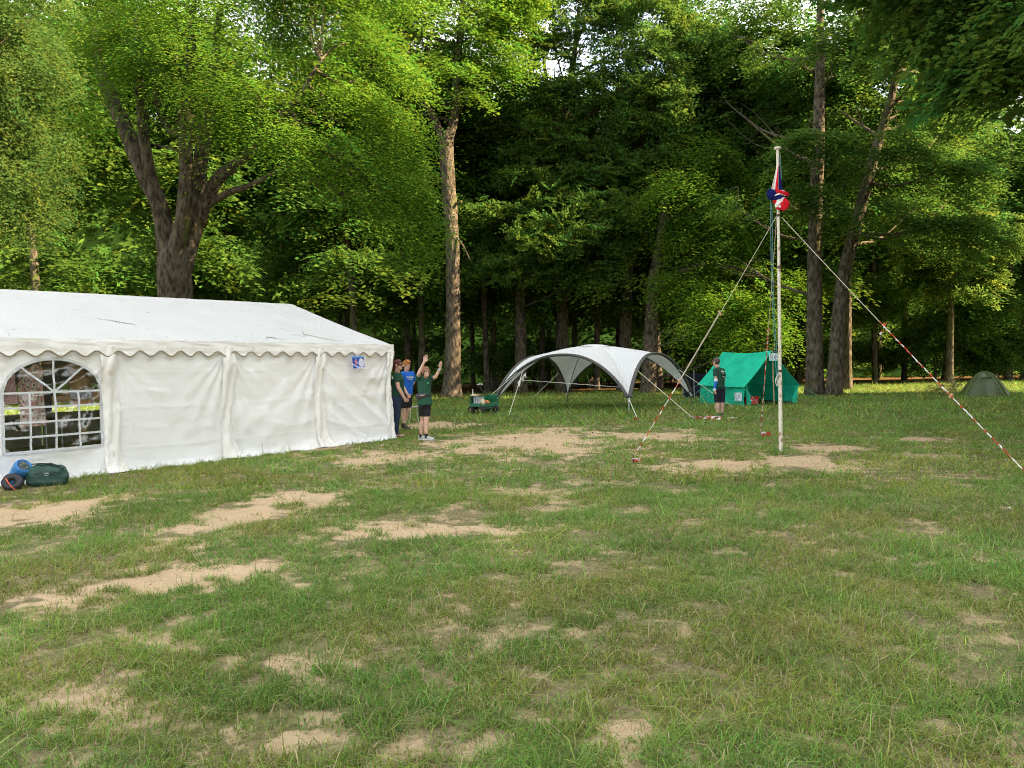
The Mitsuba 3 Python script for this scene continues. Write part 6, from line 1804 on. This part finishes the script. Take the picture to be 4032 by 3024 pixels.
for a_ in (aN, aF):
    d_ = V3(.80, -.6, 0)
    h_ = V3(a_[0], a_[1], 0) - d_ * .04
    body, sole = shoe(h_, h_ + d_ * .28, h=.14)
    add(t, 'boot', [body, bone(V3(a_[0], a_[1], .1), .05, V3(a_[0], a_[1], .165), .05)], 'm_boot', O, .02, 3, .004, 9, 20)
    add(t, 'sole', sole, 'm_black_cloth', O, .03, 0)
    add(t, 'sock', bone(V3(a_[0], a_[1], .16), .043, V3(a_[0], a_[1], .20), .043), 'm_print', O, .02, 0)

# --- man with the blue arm cast, seen from behind
t = thing('person', 'man seen from behind in dark green shirt and shorts with a bright blue arm cast', 'person')
O = V3(6.02, 24.7, 0)
hc = V3(-.09, .025, 1.60)
hd, HM = head_parts(hc, 215, 0, 0, 1.08)
sA, sB = V3(-.165, -.09, 1.40), V3(.135, .10, 1.39)
eA, wA = V3(-.135, -.13, 1.11), V3(-.18, -.16, .83)
eB, wB = V3(.165, .15, 1.10), V3(.12, .27, .88)
hA, hB = V3(-.09, -.03, .87), V3(.07, .05, .87)
kA, kB = V3(-.075, -.01, .46), V3(.065, .03, .46)
aA, aB = V3(-.07, -.03, .09), V3(.065, .02, .09)
bk = V3(.45, -.9, 0)
skin = hd + [bone(V3(-.05, .01, 1.44), .063, hc + V3(.01, -.01, -.06), .060), hull(ell((-.01, 0, 1.28), (.15, .09, .12), 32), ell((0, 0, .96), (.13, .09, .12), 32))]
skin += arm_skin(sA, eA, wA, 1.08) + arm_skin(sB, eB, wB, 1.08) + leg_skin(hA, kA, aA, bk, 1.1) + leg_skin(hB, kB, aB, bk, 1.1)
skin += hand(wA, V3(.0, -.02, -.16), V3(1, .3, 0), -1, 1.02, .28, .08) + hand(wB, V3(-.02, .05, -.14), V3(-1, 0, 0), 1, 1.0, .3)
add(t, 'body', skin, 'm_skin', O, .022, 4)
shirt = [hull(ell((-.015, 0, 1.30), (.185, .118, .10), 32), sph(sA + V3(.045, .02, -.035), .072), sph(sB + V3(-.045, -.02, -.035), .072), ell((-.04, 0, 1.44), (.085, .07, .03), 32)),
         hull(ell((-.01, 0, 1.28), (.182, .122, .10), 32), ell((-.01, 0, .90), (.172, .14, .1), 32)).trim_by_plane((0, 0, 1), .815), sleeve(sA + V3(.025, .01, -.03), eA, .66, .070, .074), sleeve(sB + V3(-.025, -.01, -.03), eB, .68, .070, .074)]
add(t, 'shirt', shirt, 'm_shirt_green', O, .02, 6, .009, 35, 7)
rt_, fw = V3(math.cos(math.radians(32)), math.sin(math.radians(32)), 0), V3(math.sin(math.radians(32)), -math.cos(math.radians(32)), 0)


def back_print(m, x0, z0, arch=0.0):
    v = np.asarray(m.vertices)
    x = v[:, [0]] - (v[:, 0].max() + v[:, 0].min()) / 2
    return x * rt_ + (v[:, [1]] + z0 - arch * x**2) * V3(0, 0, 1) + (v[:, [2]] + .128 - 1.4 * (x + x0)**2) * fw + x0 * rt_ + O, np.array(m.faces)


# arched white letters over the shoulders; they cannot be read in the photograph, so only their strokes stand here
arch = []
for i in range(9):
    b = boxm((.011, .034, .006), (0, 0, 0))
    x = (i - 4) * .0165
    v = np.array(b.vertices) + [x, 0, 0]
    arch.append((v[:, [0]] * rt_ + (v[:, [1]] + 1.345 - 4.0 * x * x) * V3(0, 0, 1) + (v[:, [2]] + .130) * fw + O, b.faces))
put(f'{t}__shirt__arched_print', cat(arch), 'm_print')
labels[f'{t}__shirt__arched_print'] = {'kind': 'stuff', 'label': 'arched white print across the back'}
put(f'{t}__shirt__number', back_print(text_mesh('90', .040, .004, True), .01, 1.265), 'm_print')
put(f'{t}__shirt__small_print', cat([back_print(boxm((.020, .024, .006)), .012, 1.19), back_print(boxm((.026, .022, .006)), .045, 1.19)]), 'm_print')
labels[f'{t}__shirt__small_print'] = {'kind': 'stuff'}
sh_ = [hull(ell((-.01, 0, .87), (.155, .12, .07), 32), sph(hA + V3(0.015, 0, -.1), .098), sph(hB + V3(-.015, 0, -.1), .098))]
for h_, k_ in ((hA, kA), (hB, kB)):
    sh_.append(bone(h_ + V3(0, 0, -.03), .104, k_ + (h_ - k_) * .05, .092).trim_by_plane((0, 0, 1), .44))
add(t, 'shorts', sh_, 'm_navy_shorts', O, .02, 5, .007, 36)
hair = cut_hair(HM, ell((0, .018, .034), (.079, .100, .097)) - hull(ell((0, -.12, -.02), (.085, .09, .085)), ell((0, -.10, -.15), (.12, .2, .085))), [])
hair.vertices += O
put(f'{t}__hair', hair, 'm_hair_grey', smooth=True)
HMo = HM.copy()
HMo[:3, 3] += O
face(t, HMo)
ca_, cb_ = eA + (wA - eA) * .12, wA + (wA - eA) * .02
add(t, 'arm_cast', bone(ca_, .054, cb_, .040), 'm_cast_blue', O, .02, 1)
add(t, 'arm_cast__padding', bone(ca_ + (ca_ - cb_) * .10, .052, ca_ - (ca_ - cb_) * .03, .056), 'm_print', O, .02, 0)
add(t, 'arm_cast__padding', bone(cb_, .044, cb_ - (ca_ - cb_) * .10, .040), 'm_print', O, .02, 0)
for a_ in (aA, aB):
    d_ = V3(-.35, .93, 0)
    h_ = V3(a_[0], a_[1], 0) - d_ * .045
    body, sole = shoe(h_, h_ + d_ * .28)
    add(t, 'shoe', body, 'm_shoe_tan', O, .02, 3)
    add(t, 'sole', sole, 'm_black_cloth', O, .03, 0)
    add(t, 'sock', bone(V3(a_[0], a_[1], .07), .044, V3(a_[0], a_[1], .125), .042), 'm_sock', O, .02, 0)
